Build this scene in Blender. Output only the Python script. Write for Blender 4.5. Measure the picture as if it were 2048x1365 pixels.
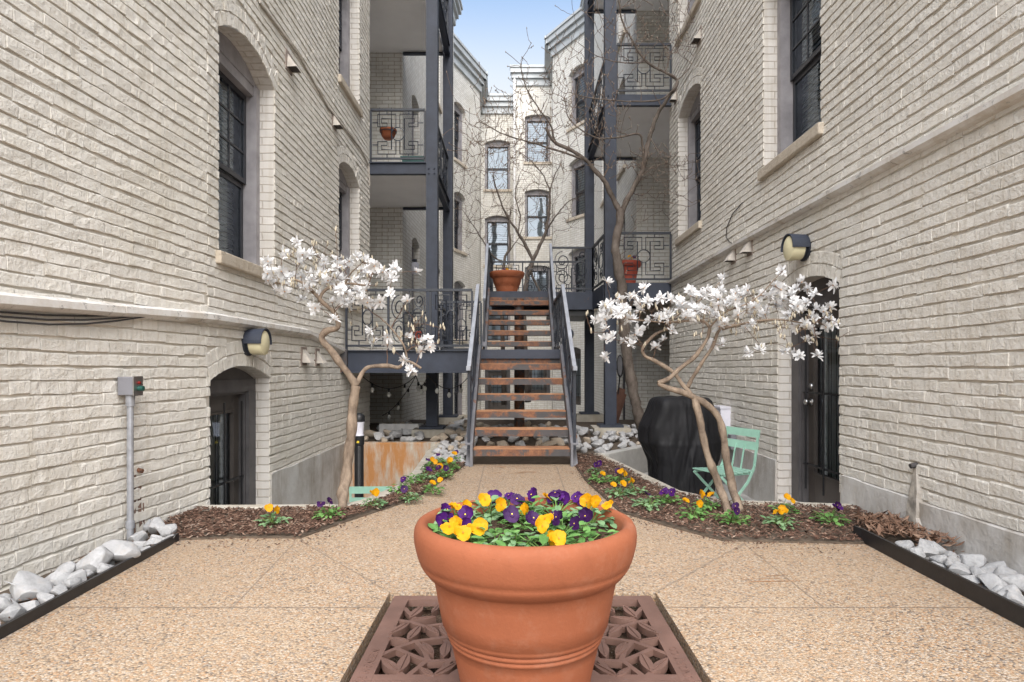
import bpy, bmesh, math, random
from mathutils import Vector, Matrix, noise
from mathutils.geometry import tessellate_polygon
random.seed(7)
R = math.radians
scn = bpy.context.scene
for o in list(bpy.data.objects): bpy.data.objects.remove(o)

# ------------------------------------------------------------------ camera, sky, sun, exposure
HC = 1.10                 # eye height
S, CX, HY = 1271.0, 1030.0, 737.0    # focal length and vanishing point measured on the 2048 px photograph
cam_d = bpy.data.cameras.new('camera'); cam = bpy.data.objects.new('camera', cam_d)
scn.collection.objects.link(cam); scn.camera = cam
cam.location = (0, 0, HC); cam.rotation_euler = (R(90), 0, 0)
cam_d.sensor_width = 36; cam_d.lens = S / 2048 * 36
cam_d.shift_x = -(CX - 1024) / 2048; cam_d.shift_y = (HY - 682.5) / 2048
cam_d.clip_start = 0.05; cam_d.clip_end = 600
W = bpy.data.worlds.new('World'); scn.world = W; W.use_nodes = True
nt = W.node_tree; bgn = nt.nodes['Background']
sky = nt.nodes.new('ShaderNodeTexSky'); sky.sky_type = 'NISHITA'; sky.sun_disc = False
SUN_EL, SUN_AZ = 44, 177
sky.sun_elevation = R(SUN_EL); sky.sun_rotation = R(SUN_AZ); sky.air_density = 1.3; sky.dust_density = 2.0; sky.ozone_density = 1.0
# the sky pales to a bright haze towards the roofline, as real skies do
tc = nt.nodes.new('ShaderNodeTexCoord'); sx = nt.nodes.new('ShaderNodeSeparateXYZ'); nt.links.new(tc.outputs['Generated'], sx.inputs[0])
mr = nt.nodes.new('ShaderNodeMapRange'); mr.interpolation_type = 'SMOOTHSTEP'; mr.inputs['From Min'].default_value = .36; mr.inputs['From Max'].default_value = .54; nt.links.new(sx.outputs['Z'], mr.inputs['Value'])
mxw = nt.nodes.new('ShaderNodeMix'); mxw.data_type = 'RGBA'; mxw.inputs[6].default_value = (3.3, 3.45, 3.6, 1); nt.links.new(mr.outputs[0], mxw.inputs[0]); nt.links.new(sky.outputs[0], mxw.inputs[7])
nt.links.new(mxw.outputs[2], bgn.inputs[0]); bgn.inputs[1].default_value = 0.06
sd = bpy.data.lights.new('sun', 'SUN'); so = bpy.data.objects.new('sun', sd); scn.collection.objects.link(so)
sd.energy = 1.5; sd.angle = R(72); sd.color = (1, .985, .96)
so.rotation_euler = (R(90 - SUN_EL), 0, R(180 - SUN_AZ)); so.location = (0, -5, 20)
vs = scn.view_settings; vs.view_transform = 'Standard'; vs.look = 'None'; vs.gamma = 1; vs.exposure = 2.2
scn.render.resolution_x = 1024; scn.render.resolution_y = 682

def at(px, py, Y): return Vector(((px - CX) / S * Y, Y, HC - (py - HY) / S * Y))
def gp(px, py, z=0.0):
    Y = (HC - z) * S / (py - HY); return Vector(((px - CX) / S * Y, Y, z))

# ------------------------------------------------------------------ helpers
COL = scn.collection
class MB:
    def __init__(s): s.v = []; s.f = []; s.m = []; s.uv = []
    def face(s, pts, mat=0, uv=None):
        b = len(s.v); s.v.extend([tuple(p) for p in pts]); s.f.append(list(range(b, b + len(pts)))); s.m.append(mat)
        s.uv.append(uv if uv else [(0, 0)] * len(pts))
    def raw(s, verts, faces, mat=0):
        b = len(s.v); s.v.extend([tuple(p) for p in verts])
        for f in faces: s.f.append([b + i for i in f]); s.m.append(mat); s.uv.append([(0, 0)] * len(f))
    def hexa(s, p, mat=0):      # 8 points: bottom 4 ccw, top 4
        s.raw(p, [(3, 2, 1, 0), (4, 5, 6, 7), (0, 1, 5, 4), (1, 2, 6, 5), (2, 3, 7, 6), (3, 0, 4, 7)], mat)
    def box(s, x0, x1, y0, y1, z0, z1, mat=0):
        s.hexa([(x0, y0, z0), (x1, y0, z0), (x1, y1, z0), (x0, y1, z0), (x0, y0, z1), (x1, y0, z1), (x1, y1, z1), (x0, y1, z1)], mat)
    def bar(s, a, b, w, h, mat=0, up=(0, 0, 1)):   # rectangular bar from a to b
        a = Vector(a); b = Vector(b); d = (b - a).normalized(); u = Vector(up)
        if abs(d.dot(u)) > .98: u = Vector((1, 0, 0)) if abs(d.x) < .9 else Vector((0, 1, 0))
        r = d.cross(u).normalized(); u = r.cross(d)
        r = r * w / 2; u = u * h / 2
        s.hexa([a - r - u, a + r - u, b + r - u, b - r - u, a - r + u, a + r + u, b + r + u, b - r + u], mat)
    def tube(s, pts, rad, n=6, mat=0, caps=True):
        pts = [Vector(p) for p in pts]; k = len(pts)
        if not hasattr(rad, '__len__'): rad = [rad] * k
        vs_, fs = [], []; prev = None
        for i, p in enumerate(pts):
            d = (pts[min(i + 1, k - 1)] - pts[max(i - 1, 0)])
            d = d.normalized() if d.length > 1e-9 else Vector((0, 0, 1))
            if prev is None:
                prev = d.orthogonal().normalized()
            prev = (prev - d * prev.dot(d));
            prev = prev.normalized() if prev.length > 1e-6 else d.orthogonal().normalized()
            q = d.cross(prev)
            for j in range(n):
                a = 2 * math.pi * j / n
                vs_.append(p + (prev * math.cos(a) + q * math.sin(a)) * rad[i])
        for i in range(k - 1):
            for j in range(n):
                j2 = (j + 1) % n; fs.append((i * n + j, i * n + j2, (i + 1) * n + j2, (i + 1) * n + j))
        if caps: fs.append(tuple(range(n - 1, -1, -1))); fs.append(tuple(range((k - 1) * n, k * n)))
        s.raw(vs_, fs, mat)
    def lathe(s, prof, c=(0, 0, 0), n=32, mat=0, close=False):
        vs_, fs = [], []; k = len(prof)
        for (r, z) in prof:
            for j in range(n):
                a = 2 * math.pi * j / n; vs_.append((c[0] + r * math.cos(a), c[1] + r * math.sin(a), c[2] + z))
        for i in range(k - 1):
            for j in range(n):
                j2 = (j + 1) % n; fs.append((i * n + j, i * n + j2, (i + 1) * n + j2, (i + 1) * n + j))
        if close: fs.append(tuple(range(n - 1, -1, -1))); fs.append(tuple(range((k - 1) * n, k * n)))
        s.raw(vs_, fs, mat)
    def poly(s, pts2, z0, z1, mat=0, bottom=True):    # flat polygon extruded in z
        tri = tessellate_polygon([[Vector((p[0], p[1], 0)) for p in pts2]])
        n = len(pts2); ar = sum(pts2[i][0] * pts2[(i + 1) % n][1] - pts2[(i + 1) % n][0] * pts2[i][1] for i in range(n))
        if ar < 0: pts2 = pts2[::-1]; tri = tessellate_polygon([[Vector((p[0], p[1], 0)) for p in pts2]])
        vs_ = [(p[0], p[1], z1) for p in pts2] + [(p[0], p[1], z0) for p in pts2]; fs = []
        for t in tri:
            a, b, c = [Vector(pts2[i]).to_2d() if False else Vector((pts2[i][0], pts2[i][1])) for i in t]
            up = (b - a).cross(c - a) if False else ((b.x - a.x) * (c.y - a.y) - (b.y - a.y) * (c.x - a.x))
            t2 = tuple(t) if up > 0 else tuple(t[::-1])
            fs.append(t2)
            if bottom: fs.append(tuple(i + n for i in t2[::-1]))
        for i in range(n):
            j = (i + 1) % n; fs.append((i, i + n, j + n, j))
        s.raw(vs_, fs, mat)
    def build(s, name, mats, parent=None, smooth=False, loc=None):
        me = bpy.data.meshes.new(name)
        me.from_pydata(s.v, [], s.f); me.update()
        if not isinstance(mats, (list, tuple)): mats = [mats]
        for m in mats: me.materials.append(m)
        if len(mats) > 1: me.polygons.foreach_set('material_index', s.m)
        uvl = me.uv_layers.new(name='UVMap'); flat = []
        for u in s.uv:
            for q in u: flat.extend(q)
        uvl.data.foreach_set('uv', flat)
        if smooth: me.polygons.foreach_set('use_smooth', [True] * len(me.polygons))
        o = bpy.data.objects.new(name, me); COL.objects.link(o)
        if parent is not None: put(o, parent)
        return o
def put(o, parent):
    o.parent = parent
    w = Matrix.Identity(4); p = parent
    while p is not None: w = Matrix.Translation(p.location) @ w if p.type == 'EMPTY' else w; p = p.parent
    o.matrix_parent_inverse = w.inverted() if parent.type == 'EMPTY' else Matrix.Identity(4)
def tag(o, label=None, cat=None, group=None, kind=None):
    if label: o['label'] = label
    if cat: o['category'] = cat
    if group: o['group'] = group
    if kind: o['kind'] = kind
    return o
def thing(name, label, cat, loc=(0, 0, 0), group=None):
    o = bpy.data.objects.new(name, None); o.empty_display_size = .2; COL.objects.link(o); o.location = loc
    return tag(o, label, cat, group)
def smooth_angle(o, deg=40):
    me = o.data; me.polygons.foreach_set('use_smooth', [True] * len(me.polygons))
    me.set_sharp_from_angle(angle=R(deg)) if hasattr(me, 'set_sharp_from_angle') else None
    return o
def weld(o, d=.0005):
    bm = bmesh.new(); bm.from_mesh(o.data); bmesh.ops.remove_doubles(bm, verts=bm.verts, dist=d)
    bmesh.ops.recalc_face_normals(bm, faces=bm.faces); bm.to_mesh(o.data); bm.free(); return o
def copy_tree(o, parent=None):
    c = o.copy(); COL.objects.link(c)
    if parent is not None: c.parent = parent
    for ch in list(o.children): copy_tree(ch, c)
    return c

# ------------------------------------------------------------------ materials
class N:
    def __init__(s, name):
        s.mat = bpy.data.materials.new(name); s.mat.use_nodes = True; s.t = s.mat.node_tree
        s.b = s.t.nodes['Principled BSDF']; s.out = s.t.nodes['Material Output']
    def n(s, typ, **kw):
        x = s.t.nodes.new('ShaderNode' + typ)
        for k, v in kw.items():
            if k.startswith('i_'):
                key = k[2:]; key = int(key) if key.isdigit() else key.replace('_', ' '); x.inputs[key].default_value = v
            else: setattr(x, k, v)
        return x
    def l(s, a, b): s.t.links.new(a, b)
    def coord(s, kind='Object'): return s.n('TexCoord').outputs[kind]
    def noise(s, scale, detail=4, rough=.55, vec=None, kind='Object', stretch=None):
        x = s.n('TexNoise', i_Scale=scale, i_Detail=detail, i_Roughness=rough); v = vec or s.coord(kind)
        if stretch:
            mp = s.n('Mapping'); mp.inputs['Scale'].default_value = stretch; s.l(v, mp.inputs[0]); v = mp.outputs[0]
        s.l(v, x.inputs['Vector']); return x
    def ramp(s, fac, stops, interp='LINEAR'):
        r = s.n('ValToRGB'); cr = r.color_ramp; cr.interpolation = interp
        while len(cr.elements) < len(stops): cr.elements.new(.5)
        for e, (p, c) in zip(cr.elements, stops): e.position = p; e.color = (*c, 1) if len(c) == 3 else c
        s.l(fac, r.inputs[0]); return r.outputs[0]
    def mix(s, fac, a, b, mode='MIX'):
        m = s.n('Mix', data_type='RGBA', blend_type=mode)
        for sock, v in ((m.inputs[0], fac), (m.inputs[6], a), (m.inputs[7], b)):
            if hasattr(v, 'is_linked') or hasattr(v, 'links'): s.l(v, sock)
            elif isinstance(v, (int, float)): sock.default_value = v
            else: sock.default_value = (*v, 1) if len(v) == 3 else v
        return m.outputs[2]
    def bump(s, h, strength=.5, dist=.01, nrm=None):
        b = s.n('Bump', i_Strength=strength, i_Distance=dist); s.l(h, b.inputs['Height'])
        if nrm: s.l(nrm, b.inputs['Normal'])
        return b.outputs[0]
    def done(s, col=None, rough=.6, nrm=None, metal=0, spec=.4):
        if col is not None:
            if hasattr(col, 'links'): s.l(col, s.b.inputs['Base Color'])
            else: s.b.inputs['Base Color'].default_value = (*col, 1)
        if hasattr(rough, 'links'): s.l(rough, s.b.inputs['Roughness'])
        else: s.b.inputs['Roughness'].default_value = rough
        s.b.inputs['Metallic'].default_value = metal; s.b.inputs['Specular IOR Level'].default_value = spec
        if nrm: s.l(nrm, s.b.inputs['Normal'])
        return s.mat
def simple(name, col, rough=.6, var=.15, scale=8, bump=.15, bscale=60, metal=0, spec=.4):
    m = N(name); n1 = m.noise(scale); lo = tuple(c * (1 - var) for c in col); hi = tuple(min(1, c * (1 + var)) for c in col)
    c = m.ramp(n1.outputs[0], [(.3, lo), (.7, hi)])
    nb = m.bump(m.noise(bscale).outputs[0], bump, .004) if bump else None
    return m.done(c, rough, nb, metal, spec)

def painted_brick(name, shader_bricks=False, col=(.78, .745, .68), mort=(.52, .44, .36)):
    m = N(name); isl = m.n('NewGeometry').outputs['Random Per Island']
    big = m.noise(.7, 6, .65); fine = m.noise(26, 6, .65); med = m.noise(7, 4, .6)
    c0 = m.ramp(big.outputs[0], [(.3, tuple(x * y for x, y in zip(col, (.86, .85, .82)))), (.5, col), (.7, tuple(min(1, x * 1.06) for x in col))])
    c1 = m.mix(m.ramp(med.outputs[0], [(.55, (0, 0, 0)), (.8, (.45, .45, .45))]), c0, tuple(x * y for x, y in zip(col, (.80, .76, .70))))
    streak = m.noise(3.0, 4, .6, stretch=(6, 6, .35))
    c1 = m.mix(m.ramp(streak.outputs[0], [(.48, (0, 0, 0)), (.72, (.5, .5, .5))]), c1, tuple(x * y for x, y in zip(col, (.74, .69, .60))))
    chip = m.noise(38, 3, .7)
    c1 = m.mix(m.ramp(chip.outputs[0], [(.70, (0, 0, 0)), (.75, (.5, .5, .5))]), c1, (.33, .25, .2))
    if not shader_bricks:
        c2 = m.mix(m.ramp(isl, [(0, (0, 0, 0)), (1, (.42, .42, .42))]), c1, tuple(x * .80 for x in col))
        h = m.mix(.25, fine.outputs[0], med.outputs[0]); gr = m.noise(75, 4, .75)
        return m.done(c2, .72, m.bump(gr.outputs[0], .6, .009, m.bump(h, .9, .028)), spec=.25)
    uv = m.coord('UV'); wob = m.noise(3.5, 3, .6, vec=uv)
    v = m.n('VectorMath', operation='MULTIPLY_ADD'); m.l(wob.outputs['Color'], v.inputs[0]); v.inputs[1].default_value = (.022, .022, 0); m.l(uv, v.inputs[2])
    b = m.n('TexBrick', i_Scale=1.0); b.inputs['Brick Width'].default_value = .25; b.inputs['Row Height'].default_value = .08
    b.inputs['Mortar Size'].default_value = .006; b.inputs['Mortar Smooth'].default_value = .6; b.inputs['Bias'].default_value = 0
    m.l(v.outputs[0], b.inputs['Vector'])
    b.inputs['Color1'].default_value = (1, 1, 1, 1); b.inputs['Color2'].default_value = (.88, .88, .88, 1); b.inputs['Mortar'].default_value = (*mort, 1)
    c2 = m.mix(1.0, c1, b.outputs['Color'], 'MULTIPLY')
    inv = m.n('Math', operation='MULTIPLY_ADD'); m.l(b.outputs['Fac'], inv.inputs[0]); inv.inputs[1].default_value = -1; inv.inputs[2].default_value = 1
    n1 = m.bump(inv.outputs[0], .8, .012)
    return m.done(c2, .75, m.bump(fine.outputs[0], .4, .008, n1), spec=.25)
M = {}
M['brick'] = painted_brick('painted_brick')
M['brick_far'] = painted_brick('painted_brick_far', True, (.74, .725, .685))
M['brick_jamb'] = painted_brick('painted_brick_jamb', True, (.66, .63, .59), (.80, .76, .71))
M['mortar'] = simple('painted_mortar', (.56, .52, .455), .85, .2, 5, .5, 40)
M['parge'] = None
def parge():
    m = N('cement_parge'); a = m.noise(2.2, 8, .65); b = m.noise(14, 6, .7); st = m.noise(2.0, 5, .7, stretch=(1.5, 1.5, .5))
    c = m.ramp(a.outputs[0], [(.3, (.38, .35, .315)), (.5, (.53, .51, .485)), (.7, (.62, .61, .59))])
    c = m.mix(m.ramp(st.outputs[0], [(.5, (0, 0, 0)), (.68, (.7, .7, .7))]), c, (.30, .255, .20))
    return m.done(c, .85, m.bump(m.mix(.5, a.outputs[0], b.outputs[0]), .8, .02), spec=.2)
M['parge'] = parge()
def concrete(name, col, stain=None, amt=.6):
    m = N(name); a = m.noise(3, 7, .65); b = m.noise(40, 5, .7)
    c = m.ramp(a.outputs[0], [(.28, tuple(x * .72 for x in col)), (.7, tuple(min(1, x * 1.15) for x in col))])
    if stain:
        st = m.noise(4.5, 5, .65, stretch=(1.4, 1.4, .28))
        c = m.mix(m.ramp(st.outputs[0], [(.42, (0, 0, 0)), (.62, (amt, amt, amt))]), c, stain)
    return m.done(c, .88, m.bump(m.mix(.4, a.outputs[0], b.outputs[0]), .6, .01), spec=.2)
M['concrete'] = concrete('grey_concrete', (.42, .41, .39))
M['concrete_warm'] = concrete('pale_kerb_concrete', (.50, .47, .41), (.34, .28, .2), .5)
M['concrete_rust'] = concrete('rust_stained_concrete', (.47, .44, .38), (.40, .17, .045), .9)
M['earth'] = simple('earth', (.10, .075, .055), .95, .3, 20, .8, 50)
def aggregate():
    m = N('exposed_aggregate'); P = m.coord('Object')
    vo = m.n('TexVoronoi', i_Scale=108); vo.feature = 'F1'; m.l(P, vo.inputs['Vector'])
    sep = m.n('SeparateColor'); m.l(vo.outputs['Color'], sep.inputs[0])
    c = m.ramp(sep.outputs[0], [(0, (.12, .10, .09)), (.07, (.30, .22, .16)), (.14, (.52, .36, .22)), (.34, (.62, .45, .29)), (.52, (.66, .52, .37)), (.68, (.58, .33, .16)), (.78, (.72, .62, .50)), (.92, (.40, .35, .30)), (1, (.70, .64, .55))], 'CONSTANT')
    d = m.ramp(vo.outputs['Distance'], [(.35, (1, 1, 1)), (.85, (.62, .56, .48))])
    c = m.mix(1.0, c, d, 'MULTIPLY'); c = m.mix(.14, m.mix(1.0, c, (.69, .682, .70), 'MULTIPLY'), (.40, .345, .28))
    big = m.noise(1.4, 6, .6); c = m.mix(m.ramp(big.outputs[0], [(.35, (0, 0, 0)), (.75, (.35, .35, .35))]), c, (.44, .33, .22))
    wet = m.noise(2.6, 7, .72); c = m.mix(m.ramp(wet.outputs[0], [(.52, (0, 0, 0)), (.66, (.42, .42, .42))]), c, (.33, .25, .18))
    inv = m.n('Math', operation='SUBTRACT'); inv.inputs[0].default_value = 1; m.l(vo.outputs['Distance'], inv.inputs[1])
    return m.done(c, .8, m.bump(inv.outputs[0], .7, .006), spec=.3)
M['aggregate'] = aggregate()
M['joint'] = simple('joint_filler', (.26, .20, .15), .95, .3, 30, .3)
M['rust_mark'] = simple('rust_mark', (.34, .17, .08), .9, .35, 30, .2)
def ironpaint(name, col, rust=0.0, rough=.42):
    m = N(name); a = m.noise(5, 6, .6); sp = m.noise(70, 4, .7)
    c = m.ramp(a.outputs[0], [(.3, tuple(x * .8 for x in col)), (.7, tuple(x * 1.25 for x in col))])
    c = m.mix(m.ramp(sp.outputs[0], [(.62, (0, 0, 0)), (.72, (.35, .35, .35))]), c, (.17, .18, .2))
    if rust:
        ru = m.noise(3.2, 8, .72); sc = m.noise(22, 5, .7)
        rc = m.ramp(sc.outputs[0], [(.3, (.075, .042, .032)), (.5, (.17, .072, .036)), (.7, (.27, .12, .055))])
        lo = .72 - rust * .4
        c = m.mix(m.ramp(ru.outputs[0], [(lo, (0, 0, 0)), (lo + .06, (1, 1, 1))]), c, rc)
    return m.done(c, rough if not rust else .6, m.bump(m.mix(.4, a.outputs[0], sp.outputs[0]), .3, .006), spec=.45)
M['iron'] = ironpaint('navy_iron_paint', (.022, .026, .036))
M['iron_blue'] = ironpaint('steel_beam_paint', (.030, .037, .056), .12)
M['iron_rusty'] = ironpaint('rusting_steel', (.060, .056, .058), .62)
M['stringer'] = ironpaint('peeling_stringer_paint', (.15, .15, .165), .42)
M['handrail'] = ironpaint('worn_handrail', (.27, .285, .32), .03, .32)
def rusttop():
    m = N('rusty_tread_top'); a = m.noise(4, 8, .7); b = m.noise(45, 5, .7)
    c = m.ramp(a.outputs[0], [(.25, (.15, .09, .065)), (.42, (.30, .15, .08)), (.58, (.42, .22, .12)), (.75, (.50, .34, .23))])
    return m.done(c, .8, m.bump(b.outputs[0], .6, .006), spec=.2)
M['rust_top'] = rusttop()
def terracotta(name, c0):
    m = N(name); a = m.noise(3, 6, .6); b = m.noise(90, 4, .6); st = m.noise(5, 6, .7, stretch=(1, 1, .4))
    c = m.ramp(a.outputs[0], [(.3, tuple(x * .88 for x in c0)), (.7, tuple(x * 1.1 for x in c0))])
    c = m.mix(m.ramp(st.outputs[0], [(.52, (0, 0, 0)), (.74, (.38, .38, .38))]), c, tuple(x * .5 for x in c0))
    lime = m.noise(6.5, 8, .75); c = m.mix(m.ramp(lime.outputs[0], [(.52, (0, 0, 0)), (.74, (.24, .24, .24))]), c, (.40, .24, .17))
    sc = m.noise(30, 3, .8, stretch=(1, 1, 3)); c = m.mix(m.ramp(sc.outputs[0], [(.70, (0, 0, 0)), (.74, (.5, .5, .5))]), c, tuple(x * .45 for x in c0))
    return m.done(c, .72, m.bump(m.mix(.5, a.outputs[0], b.outputs[0]), .3, .006), spec=.22)
M['terracotta'] = terracotta('terracotta', (.275, .088, .041))
M['redclay'] = terracotta('red_clay', (.33, .07, .045))
M['grate'] = ironpaint('cast_iron_brown', (.145, .082, .064), 0, .6)
def potsoil():
    m = N('potting_soil'); a = m.noise(60, 6, .7); b = m.noise(130, 3, .6)
    c = m.ramp(a.outputs[0], [(.35, (.035, .022, .015)), (.6, (.13, .085, .06)), (.72, (.26, .2, .16))])
    c = m.mix(m.ramp(b.outputs[0], [(.66, (0, 0, 0)), (.7, (1, 1, 1))]), c, (.6, .56, .5))
    return m.done(c, .95, m.bump(a.outputs[0], 1, .02), spec=.1)
M['soil'] = potsoil()
def chips(name, stops):
    m = N(name); isl = m.n('NewGeometry').outputs['Random Per Island']; a = m.noise(60, 4, .6)
    c = m.ramp(isl, stops)
    c = m.mix(m.ramp(a.outputs[0], [(.4, (0, 0, 0)), (.7, (.4, .4, .4))]), c, (.03, .02, .015))
    return m.done(c, .9, m.bump(a.outputs[0], .5, .004), spec=.15)
M['mulch'] = chips('mulch_chips', [(0, (.045, .025, .018)), (.4, (.10, .055, .04)), (.75, (.17, .10, .072)), (.93, (.26, .17, .125)), (1, (.40, .31, .25))])
M['leaf_litter'] = chips('dry_leaves', [(0, (.10, .055, .035)), (.5, (.19, .11, .075)), (1, (.30, .20, .145))])
def rockmat(name, c0, stain=(.38, .30, .22), amt=.25):
    m = N(name); rnd = m.n('ObjectInfo').outputs['Random']; a = m.noise(9, 7, .65); b = m.noise(40, 5, .7)
    v = m.ramp(a.outputs[0], [(.3, tuple(x * .70 for x in c0)), (.52, c0), (.75, tuple(min(1, x * 1.1) for x in c0))])
    v = m.mix(m.ramp(rnd, [(0, (0, 0, 0)), (1, (.45, .45, .45))]), v, tuple(x * .78 for x in c0))
    s2 = m.noise(5, 5, .7); v = m.mix(m.ramp(s2.outputs[0], [(.55, (0, 0, 0)), (.75, (amt,) * 3)]), v, stain)
    return m.done(v, .72, m.bump(m.mix(.5, a.outputs[0], b.outputs[0]), .7, .02), spec=.3)
M['rock'] = rockmat('white_marble_rock', (.47, .47, .475), amt=.4)
M['rock_tan'] = rockmat('tan_rock', (.52, .44, .35), (.40, .20, .07), .7)
M['wood_frame'] = simple('weathered_frame_paint', (.29, .275, .285), .6, .22, 6, .35, 40)
M['sash'] = simple('dark_sash', (.035, .036, .042), .4, .2, 10, .1)
M['door'] = simple('dark_door_paint', (.070, .060, .054), .42, .18, 6, .15)
M['door_frame'] = simple('charcoal_frame_paint', (.085, .080, .082), .5, .2, 6, .3)
M['blind'] = simple('blind', (.44, .43, .43), .7, .08, 5, 0)
M['blind_dark'] = simple('grey_blind', (.50, .505, .52), .7, .08, 5, 0)
M['curtain_dark_room'] = simple('dark_room', (.03, .03, .034), .9, .3, 3, 0)  # near-black colour stands in for the darkness of unlit rooms
M['white_panel'] = simple('pale_glass_backing', (.60, .61, .62), .8, .1, 2, .2, 12)  # pale tone behind door glass stands in for light reflected in it
M['sill'] = painted_brick('painted_sill', False, (.57, .50, .41))
def glass():
    m = N('window_glass'); m.t.nodes.remove(m.b)
    tr = m.n('BsdfTransparent'); tr.inputs[0].default_value = (.80, .84, .85, 1)
    gl = m.n('BsdfGlossy'); gl.inputs['Roughness'].default_value = .02; gl.inputs[0].default_value = (.62, .70, .80, 1)
    nb = m.bump(m.noise(1.6, 2, .4).outputs[0], .06, .05); m.l(nb, gl.inputs['Normal'])
    fr = m.n('Fresnel', i_IOR=2.0); mx = m.n('MixShader'); m.l(fr.outputs[0], mx.inputs[0]); m.l(tr.outputs[0], mx.inputs[1]); m.l(gl.outputs[0], mx.inputs[2])
    m.l(mx.outputs[0], m.out.inputs[0]); return m.mat
M['glass'] = glass()
M['soffit'] = simple('painted_soffit', (.82, .81, .80), .7, .05, 2, .15, 30)
M['slab'] = concrete('deck_slab', (.45, .43, .40))
M['cornice'] = simple('cornice_paint', (.42, .44, .45), .55, .12, 3, .15)
M['ledge'] = None
def ledge():
    m = N('painted_ledge'); a = m.noise(4, 7, .7, stretch=(1, 1, 1)); b = m.noise(40, 4, .7)
    c = m.ramp(a.outputs[0], [(.3, (.50, .44, .37)), (.55, (.68, .66, .63)), (.75, (.74, .73, .72))])
    pe = m.noise(11, 6, .75); c = m.mix(m.ramp(pe.outputs[0], [(.58, (0, 0, 0)), (.63, (.8, .8, .8))]), c, (.27, .26, .25))
    return m.done(c, .6, m.bump(b.outputs[0], .4, .006), spec=.35)
M['ledge'] = ledge()
M['vent'] = simple('vent_paint', (.50, .46, .41), .6, .2, 12, .2)
M['vent_plate'] = simple('vent_plate', (.27, .22, .19), .8, .3, 12, .2)
M['vent_in'] = simple('vent_inside', (.05, .04, .035), .8, .2, 12, 0)
M['lens'] = simple('yellowed_lens', (.72, .66, .44), .35, .06, 5, 0)
M['galv'] = simple('galvanised_conduit', (.36, .37, .40), .45, .18, 20, .15, metal=.5)
M['greybox'] = simple('grey_enclosure', (.19, .19, .21), .5, .1, 10, .1)
M['steel'] = simple('brushed_steel', (.55, .55, .55), .28, .1, 10, 0, metal=1)
M['red_paint'] = simple('red_button', (.22, .015, .012), .4, .1, 10, 0)
M['green_paint'] = simple('green_knob', (.012, .07, .055), .35, .1, 10, 0)
M['black'] = simple('black_plastic', (.016, .016, .018), .4, .2, 20, .1)
M['cover'] = simple('black_vinyl_cover', (.013, .013, .015), .6, .35, 5, .35, 25, spec=.25)
M['mint'] = simple('mint_paint', (.32, .56, .45), .38, .08, 10, .08)
M['white_plastic'] = simple('white_plastic', (.70, .69, .76), .4, .06, 10, 0)
M['white_paint'] = simple('white_paint', (.68, .67, .66), .6, .15, 9, .1)
M['yellow_dot'] = simple('yellow_mark', (.75, .55, .04), .5, .05, 10, 0)
M['orange_heart'] = simple('orange_heart', (.45, .16, .01), .6, .2, 40, 0)
M['rust_streak'] = simple('rust_streak', (.42, .22, .09), .9, .4, 16, .3)
M['efflo'] = simple('mineral_crust', (.34, .31, .27), .95, .45, 18, 1, 50)
M['damp'] = simple('damp_rust_stain', (.17, .11, .085), .9, .45, 14, .6, 50)
M['redbrick'] = simple('red_brick_step', (.36, .11, .07), .8, .25, 14, .4)
M['board'] = simple('red_brown_board', (.11, .05, .033), .7, .25, 8, .3)
M['mat'] = simple('door_mat', (.34, .33, .31), .95, .2, 60, .5)
M['tray'] = simple('green_tray', (.03, .09, .085), .5, .1, 10, 0)
def bark(name, a_, b_):
    m = N(name); a = m.noise(14, 7, .65, stretch=(1, 1, .45)); b = m.noise(55, 5, .7)
    c = m.ramp(a.outputs[0], [(.3, a_), (.68, b_)])
    return m.done(c, .85, m.bump(m.mix(.5, a.outputs[0], b.outputs[0]), 1.0, .02), spec=.15)
M['bark_mag'] = bark('magnolia_bark', (.115, .085, .065), (.34, .265, .20))
M['twig_mag'] = bark('magnolia_twig', (.085, .05, .035), (.21, .13, .09))
M['bark_grey'] = bark('grey_bark', (.075, .06, .05), (.20, .168, .145))
M['twig_grey'] = bark('grey_twig', (.085, .06, .048), (.20, .15, .12))
M['bud_grey'] = simple('bud_grey', (.24, .19, .15), .7, .2, 20, 0)
M['bud'] = simple('bud', (.42, .37, .28), .7, .2, 20, 0)
def petal(name, ca, cb, trans=.3):
    m = N(name); a = m.noise(12, 3, .5); c = m.ramp(a.outputs[0], [(.3, ca), (.7, cb)])
    m.l(c, m.b.inputs['Base Color']); m.b.inputs['Roughness'].default_value = .55; m.b.inputs['Specular IOR Level'].default_value = .2
    tl = m.n('BsdfTranslucent'); m.l(c, tl.inputs[0]); mx = m.n('MixShader'); mx.inputs[0].default_value = trans
    m.l(m.b.outputs[0], mx.inputs[1]); m.l(tl.outputs[0], mx.inputs[2]); m.l(mx.outputs[0], m.out.inputs[0]); return m.mat
M['mag_petal'] = petal('magnolia_petal', (.78, .78, .785), (.86, .86, .86))
M['mag_heart'] = simple('magnolia_heart', (.50, .33, .22), .7, .2, 40, 0)
M['yellow_petal'] = petal('yellow_petal', (.54, .235, .003), (.64, .33, .006), .2)
M['purple_petal'] = petal('purple_petal', (.028, .004, .065), (.075, .010, .14), .12)
M['dark_petal'] = petal('dark_purple_petal', (.018, .005, .035), (.05, .01, .08), .1)
M['leaf'] = petal('pansy_leaf', (.075, .19, .045), (.19, .36, .11), .25)
M['leaf_blue'] = petal('pansy_leaf_pale', (.11, .22, .10), (.26, .40, .21), .25)
M['stem'] = simple('green_stem', (.12, .22, .05), .6, .2, 10, 0)
M['cable'] = simple('cable', (.035, .032, .032), .6, .2, 10, 0)
M['bulb'] = simple('clear_bulb', (.55, .55, .52), .1, .1, 10, 0)

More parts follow.
